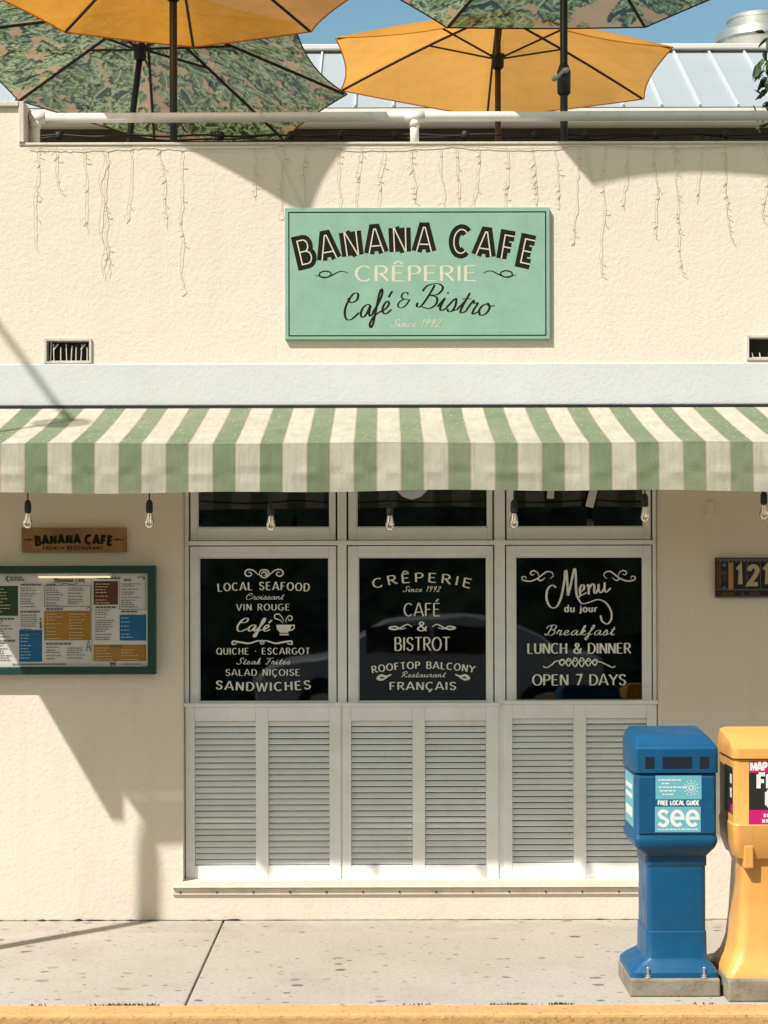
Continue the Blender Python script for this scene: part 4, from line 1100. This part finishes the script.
for j in range(26):
    p = Vector((X(763+rnd.gauss(3,3.0),1.4), 1.33+rnd.gauss(0,.04), Z(rnd.uniform(36,94),1.4)))
    leaf(mb, p, Vector((rnd.gauss(-.5,.7), rnd.gauss(-.2,.6), rnd.gauss(-.9,.4))), rnd.uniform(.06,.11), rnd.uniform(.013,.02), rnd.choice((0,0,1)))
for j in range(8):
    p = Vector(e)+Vector((rnd.gauss(.03,.05), 0, rnd.gauss(0,.04))); leaf(mb, Vector((X(764,1.4),1.34,Z(127,1.4)))+Vector((rnd.gauss(0,.04),0,rnd.gauss(0,.03))), Vector((rnd.gauss(0,1),-.3,rnd.gauss(0,.6))), .07, .014, 1)
mb.build('crown', [M['leaf_dark'], M['leaf_mid']], tr)
sp = thing('succulent_planter', 'low spiky green plant in a box behind the right parapet', 'plant', (X(717,.45), .45, PAR-.3))
mb = MB(); mb.box(X(690,.45), X(745,.45), .37, .53, PAR-.25, PAR+.075); mb.build('planter', M['tile_rust'], sp)
mb = MB()
for i in range(34):
    x = X(rnd.uniform(697, 738), .45); a = rnd.gauss(0, .35); L = rnd.uniform(.05, .115)
    b = Vector((x, .45+rnd.uniform(-.05,.05), PAR+.075)); d = Vector((math.sin(a)+rnd.gauss(0,.15), rnd.gauss(0,.3), 1.0)).normalized(); s = Vector((.007, 0, 0))
    mb.face([b-s, b+s, b+d*L*.7+s*.8, b+d*L, b+d*L*.7-s*.8], 1)
mb.build('leaves', [M['leaf_dark'], M['leaf_mid']], sp)
for nme in ('leaf_mid',): pass

# ------------------------------------------------------------------ newspaper boxes
def ink_at(yd): return Ink(yd)
bb = thing('newspaper_box', 'blue plastic newspaper box on concrete slab in front of the right shutter', 'newspaper box', (1.262, -1.49, 0), 'newspaper boxes at the kerb')
cx, cy = 1.262, -1.47
yf = -1.66
mb = MB(); mb.box(cx-.205, cx+.185, -1.68, -1.29, .0, .078); mb.build('concrete_base', M['concrete_block'], bb, bevel=.008, seg=2)
mb = MB()
pc = cx+.008
mb.loft([(.078,cx-.008,cy,.385,.385,.03),(.10,cx-.008,cy,.385,.385,.035),(.125,cx-.004,cy,.345,.345,.035),(.150,pc,cy,.275,.315,.03),(.158,pc,cy,.268,.31,.03),(.268,pc,cy,.264,.305,.03),(.272,pc,cy,.256,.295,.026),(.552,pc,cy,.256,.29,.024),(.556,pc,cy,.266,.295,.024),(.60,pc,cy,.266,.298,.024),(.612,pc,cy,.272,.30,.03)])
mb.build('pedestal', M['blue_plastic'], bb, auto=32)
mb = MB()
mb.loft([(.600,pc,cy,.268,.31,.028),(.640,cx,cy,.345,.375,.03),(.662,cx,cy,.362,.385,.028),(.680,cx,cy,.362,.385,.026),(.690,cx,cy,.352,.376,.024),(.958,cx,cy,.352,.376,.024)])
cab = mb.build('cabinet', M['blue_plastic'], bb, auto=32)
mb = MB()
mb.loft([(.962,cx,cy,.352,.374,.024),(.966,cx,cy,.366,.392,.026),(1.074,cx,cy,.366,.392,.024,.03),(1.088,cx,cy+.003,.360,.380,.024,.06),(1.122,cx-.004,cy+.045,.318,.285,.022,.06),(1.127,cx-.004,cy+.048,.306,.27,.02,.06)], k=4)
hood = mb.build('hood', M['blue_plastic'], bb, auto=20)
yh = cy-.196
mb = MB(); z0, z1 = Z(769, yh), Z(757.5, yh)
for a, b in ((644.8,654.0),(662.0,691.5),(699.2,708.5)):
    mb.box(X(a,yh), X(b,yh), yh-.0015, yh+.02, z0, z1)
mb.build('slot', M['slot_dark'], hood)
mb = MB(); mb.box(cx-.165, cx+.165, yf-.0035, yf+.01, .700, .950); dr = mb.build('door', M['blue_plastic'], cab, bevel=.006, seg=3)
k = Ink(yf-.0035-.0005)
k.rect(655,776.2,701,800.0,0); k.rect(654.7,800.1,700.8,807.2,2); k.rect(654.4,807.3,700.2,832.8,0)
k.text('FREE LOCAL GUIDE', 678, 805.5, 4.1, 41, .30, .28, m=1)
for i, (w, o_) in enumerate(((21,0),(11,3),(24,-2),(17,1),(14,4))):
    y = 780+i*3.6; x = 658+max(0, o_)
    while x < 658+w:
        q = rnd.uniform(2, 4.5); k.rect(x, y, x+q, y+1.2, 1); x += q+.9
for i in range(12):
    a = 2*math.pi*i/12; c, s_2 = math.cos(a), math.sin(a)
    for rr_ in (2.2, 4.6, 7.0): k.rect(690.5+c*rr_-.55, 788.5+s_2*rr_-.55, 690.5+c*rr_+.55, 788.5+s_2*rr_+.55, 1)
see = {'s': (.62, [spl([(.55,.83),(.42,.97),(.2,.97),(.08,.78),(.2,.58),(.42,.46),(.54,.26),(.4,.03),(.18,.03),(.04,.18)])]), 'e': (.74, [[(.05,.5),(.66,.5)]+arc(.36,.5,.31,.48,0,315,14)])}
k.text('see', 678, 826.3, 14.8, 41, .25, .22, font=see, track=.14, m=1)
x = 657
while x < 698: q = rnd.uniform(2, 5); k.rect(x, 829.4, x+q, 830.5, 1); x += q+.8
k.build('poster', [M['decal_cyan'], M['decal_white'], M['decal_navy']], dr)
mb = MB()
sx = cx-.1762
mb.box(sx-.0015, sx+.002, cy-.12, cy+.13, .72, .945, 0)
for i, (za, zb) in enumerate(((.76,.80),(.84,.86),(.88,.90))): mb.box(sx-.003, sx-.001, cy-.09, cy+.09, za, zb, 1)
mb.build('side_poster', [M['decal_cyan'], M['decal_white']], cab)
def bolt(x, y, z, parent, h=.05):
    mb = MB(); mb.lathe([(.016,0),(.016,.004),(.012,.0045),(.012,.014),(.006,.0145),(.006,h),(.004,h+.002)], (x,y,z), 8); mb.build('anchor_bolt', M['steel'], parent)
for x, y in ((cx-.125, -1.672+.01), (cx+.118, -1.672+.01), (cx-.125, -1.30), (cx+.118, -1.30)):
    bolt(x, y, .0785, bb, .045)
yb = thing('newspaper_box', 'yellow plastic newspaper box with pink poster at the right edge', 'newspaper box', (1.665, -1.54, 0), 'newspaper boxes at the kerb')
cx, cy = 1.668, -1.545
mb = MB(); mb.box(cx-.205, cx+.21, -1.772, -1.36, .0, .095); mb.build('concrete_base', M['concrete_block'], yb, bevel=.008)
mb = MB()
mb.loft([(.094,cx,cy,.405,.40,.03),(.118,cx,cy,.40,.395,.04),(.16,cx,cy,.345,.345,.05),(.22,cx,cy,.305,.31,.045),(.34,cx,cy,.28,.285,.045),(.56,cx,cy,.254,.265,.04),(.60,cx,cy,.285,.288,.05),(.615,cx,cy,.29,.295,.05)], k=6)
mb.build('pedestal', M['yellow_plastic'], yb, auto=32)
mb = MB(); yfy = cy-.18
mb.loft([(.600,cx,cy,.30,.31,.035),(.655,cx,cy,.335,.35,.03),(.745,cx,cy,.345,.36,.028),(.752,cx,cy,.336,.352,.026),(1.028,cx,cy,.336,.352,.026)])
cab = mb.build('cabinet', M['yellow_plastic'], yb, auto=32)
mb = MB(); mb.box(cx-.125, cx-.085, cy-.178, cy-.12, .56, .66); mb.build('bracket', M['yellow_plastic'], cab, bevel=.006)
mb = MB()
mb.loft([(1.030,cx,cy,.335,.35,.026),(1.034,cx,cy,.352,.372,.03),(1.080,cx,cy,.352,.372,.03,.03),(1.112,cx,cy+.03,.335,.30,.03,.14),(1.120,cx,cy+.036,.31,.27,.03,.14)], k=5)
hd = mb.build('hood', M['yellow_plastic'], yb, auto=22)
mb = MB()
for q in (-.075, .0, .075): mb.box(cx+q-.012, cx+q+.012, cy-.12, cy+.13, 1.09, 1.112, M=None)
k = Ink(yfy+.004-.0008)
k.rect(748.5,761.8,806,773.4,0); k.rect(748.4,773.5,806,810.8,1); k.rect(748.2,810.9,806,825.8,0)
k.text('MAP', 758.3, 771.3, 7.6, 16, .30, .26, m=2, track=.12)
k.text('FREE', 776.5, 789.2, 14.0, 38.5, .30, .28, m=2, track=.14)
k.text('E', 770, 806.2, 13.5, 9, .30, .28, m=2)
x = 763
for w in (2.2, 3.2, 4.0, 3): k.rect(x, 814.6, x+w, 818.0, 2); x += w+1
x = 761.5
for w in (3.2, 3, 4.0, 3): k.rect(x, 820.2, x+w, 823.4, 2); x += w+1
k.build('poster', [M['decal_pink'], M['decal_black'], M['decal_white']], cab)
mb = MB(); sx = cx-.1685
mb.box(sx-.0015, sx+.002, cy-.145, cy+.03, .79, .99, 0); mb.box(sx-.0028, sx-.001, cy-.13, cy-.10, .86, .90, 1); mb.box(sx-.0028, sx-.001, cy-.13, cy-.10, .92, .96, 1); mb.box(sx-.0028, sx-.001, cy-.145, cy-.11, .79, .83, 2)
mb.build('side_poster', [M['decal_black'], M['decal_white'], M['decal_pink']], cab)
for x in (cx-.02, cx+.15): bolt(x, -1.752, .0955, yb, .055)

# ------------------------------------------------------------------ street lamp just out of frame (casts the shadows at left)
sl = thing('street_lamp', 'thin galvanised street lamp at the kerb left of the café', 'street lamp', (-2.95, -1.62, 0))
lx, ly = -2.90, -1.66
mb = MB(); mb.tube([(lx,ly,0),(lx,ly,3.2),(lx,ly,3.5),(lx,ly,4.90)], [.05,.046,.014,.012], 14); mb.lathe([(.11,0),(.11,.02),(.07,.05),(.05,.12)], (lx,ly,0), 16); mb.build('pole', M['galv'], sl, smooth=True)
mb = MB(); mb.tube([(lx,ly,4.88),(-3.38,ly,5.576),(-3.67,ly,5.976),(-4.4,ly,6.98)], .017, 10); mb.build('arm', M['galv'], sl, smooth=True)
mb = MB(); mb.lathe([(.02,.08),(.13,.05),(.15,0),(.12,-.03),(.02,-.04)], (-2.80,-1.60,4.62), 20); hd_ = mb.build('lamp_head', M['frosted_glass'], sl, smooth=True)
mb = MB(); mb.tube([(-2.80,-1.6,4.70),(-2.86,ly,4.86),(lx,ly,4.88)], .012, 8); mb.build('bracket', M['galv'], hd_, smooth=True)

# ------------------------------------------------------------------ far side of the street (reflected in the panes)
hg = thing('hedge', 'tall dark hedge added across the street for the café panes to reflect', 'hedge', (0, -17, -.15))  # unseen from the camera, added so the panes mirror something dark
mb = MB(); nx, nz = 90, 26
rows_ = []
for j in range(nz+1):
    row = []
    for i in range(nx+1):
        x = -14+28*i/nx; z = -.15+5.2*j/nz + .5*math.sin(x*1.1)*j/nz
        row.append((x, -16.2+rnd.uniform(-.25,.25)-.5*(j/nz)**3, z+rnd.uniform(-.08,.08)))
    rows_.append(row)
back = [[(p[0], -18.5, p[2]) for p in rows_[-1]], [(p[0], -18.5, -.15) for p in rows_[0]]]
mb.rings(rows_+back, 0, cap=False, closed=False); mb.build('foliage', M['hedge_green'], hg)
car = thing('parked_car', 'dark parked car on the far side of the street', 'car', (.5, -12.6, -.15))
prof = [(-2.1,.32),(-2.12,.62),(-2.0,.78),(-1.15,.93),(-.55,1.36),(.45,1.43),(1.1,1.30),(1.75,.98),(2.1,.9),(2.15,.5),(2.08,.30)]
def carsec(y, inset, s):
    return [(.55+px_*s, y, -.15+(pz_ if pz_ < .95 else .95+(pz_-.95)*(1-inset*.0))) for px_, pz_ in prof]
mb = MB(); mb.rings([carsec(-13.4,0,.97), carsec(-13.3,0,1), carsec(-11.9,0,1), carsec(-11.8,0,.97)]); mb.build('body', M['car_paint'], car, bevel=.04, seg=3, auto=40)
mb = MB()
for yy, s_2 in ((-11.785, 1), (-13.415, -1)):
    mb.box(.55-.78, .55+.0, yy-.006, yy+.006, .82, 1.14); mb.box(.55+.06, .55+.95, yy-.006, yy+.006, .82, 1.14)
mb.build('side_window', M['car_glass'], car)
mb = MB(); mb.box(.55-2.14,.55-2.05,-12.1,-11.9,.42,.56); mb.build('headlight', M['chrome'], car)
for wx_ in (-.75, 1.95):
    for yy in (-11.85, -13.35):
        mb = MB(); mb.rings([[(wx_+.32*math.cos(2*math.pi*j/24), yy+d, .17+.32*math.sin(2*math.pi*j/24)) for j in range(24)] for d in (-.09, .09)]); w_ = mb.build('wheel', M['tyre'], car, bevel=.02)
        mb = MB(); mb.rings([[(wx_+.19*math.cos(2*math.pi*j/20), yy+d, .17+.19*math.sin(2*math.pi*j/20)) for j in range(20)] for d in (-.096, .096)]); mb.build('rim', M['chrome'], w_)

# ------------------------------------------------------------------ light, sky, camera
sd = Vector((-1, -1, 1.725)).normalized()
L = bpy.data.lights.new('sun', 'SUN'); L.energy = 4.4; L.angle = R(.8); L.color = (1, .95, .88)
so = bpy.data.objects.new('sun', L); C.objects.link(so); so.location = (-8, -8, 14)
so.rotation_euler = (-sd).to_track_quat('-Z', 'Y').to_euler()
w = bpy.data.worlds.new('World'); SC.world = w; w.use_nodes = True
nt = w.node_tree; bg = nt.nodes['Background']
sky = nt.nodes.new('ShaderNodeTexSky'); sky.sky_type = 'NISHITA'; sky.sun_disc = False
sky.sun_elevation = math.asin(sd.z); sky.sun_rotation = R(225); sky.altitude = 0; sky.air_density = 1.0; sky.dust_density = .6; sky.ozone_density = 1.2
tint = nt.nodes.new('ShaderNodeMix'); tint.data_type = 'RGBA'; tint.blend_type = 'MULTIPLY'; tint.inputs[0].default_value = 1
tc = nt.nodes.new('ShaderNodeTexCoord'); sp_ = nt.nodes.new('ShaderNodeSeparateXYZ'); nt.links.new(tc.outputs['Generated'], sp_.inputs[0])
rp = nt.nodes.new('ShaderNodeValToRGB'); mr = nt.nodes.new('ShaderNodeMapRange'); mr.inputs[1].default_value = -1; mr.inputs[2].default_value = 1
nt.links.new(sp_.outputs[1], mr.inputs[0]); nt.links.new(mr.outputs[0], rp.inputs[0])
rp.color_ramp.elements[0].position = .25; rp.color_ramp.elements[0].color = (2.4, 2.0, 1.28, 1)   # street side brightened and warmed to fill the shade under the awning
rp.color_ramp.elements[1].position = .95; rp.color_ramp.elements[1].color = (1.6, 1.9, 1.62, 1)  # clear side behind the roof
nt.links.new(rp.outputs[0], tint.inputs[7]); nt.links.new(sky.outputs[0], tint.inputs[6])
nt.links.new(tint.outputs[2], bg.inputs[0]); bg.inputs[1].default_value = .06
cam = bpy.data.cameras.new('camera'); co = bpy.data.objects.new('camera', cam); C.objects.link(co)
cam.sensor_fit = 'VERTICAL'; cam.sensor_height = 36; cam.sensor_width = 36; cam.lens = 36*F/1024; cam.shift_y = 55/1024; cam.clip_end = 600
co.matrix_world = Matrix.Translation((0, -D, EYE)) @ Matrix.Rotation(R(90), 4, 'X') @ Matrix.Rotation(R(-.13), 4, 'Z')
SC.camera = co
SC.view_settings.view_transform = 'Standard'; SC.view_settings.look = 'None'; SC.view_settings.exposure = .40; SC.view_settings.gamma = 1
SC.cycles.max_bounces = 10; SC.cycles.transparent_max_bounces = 16
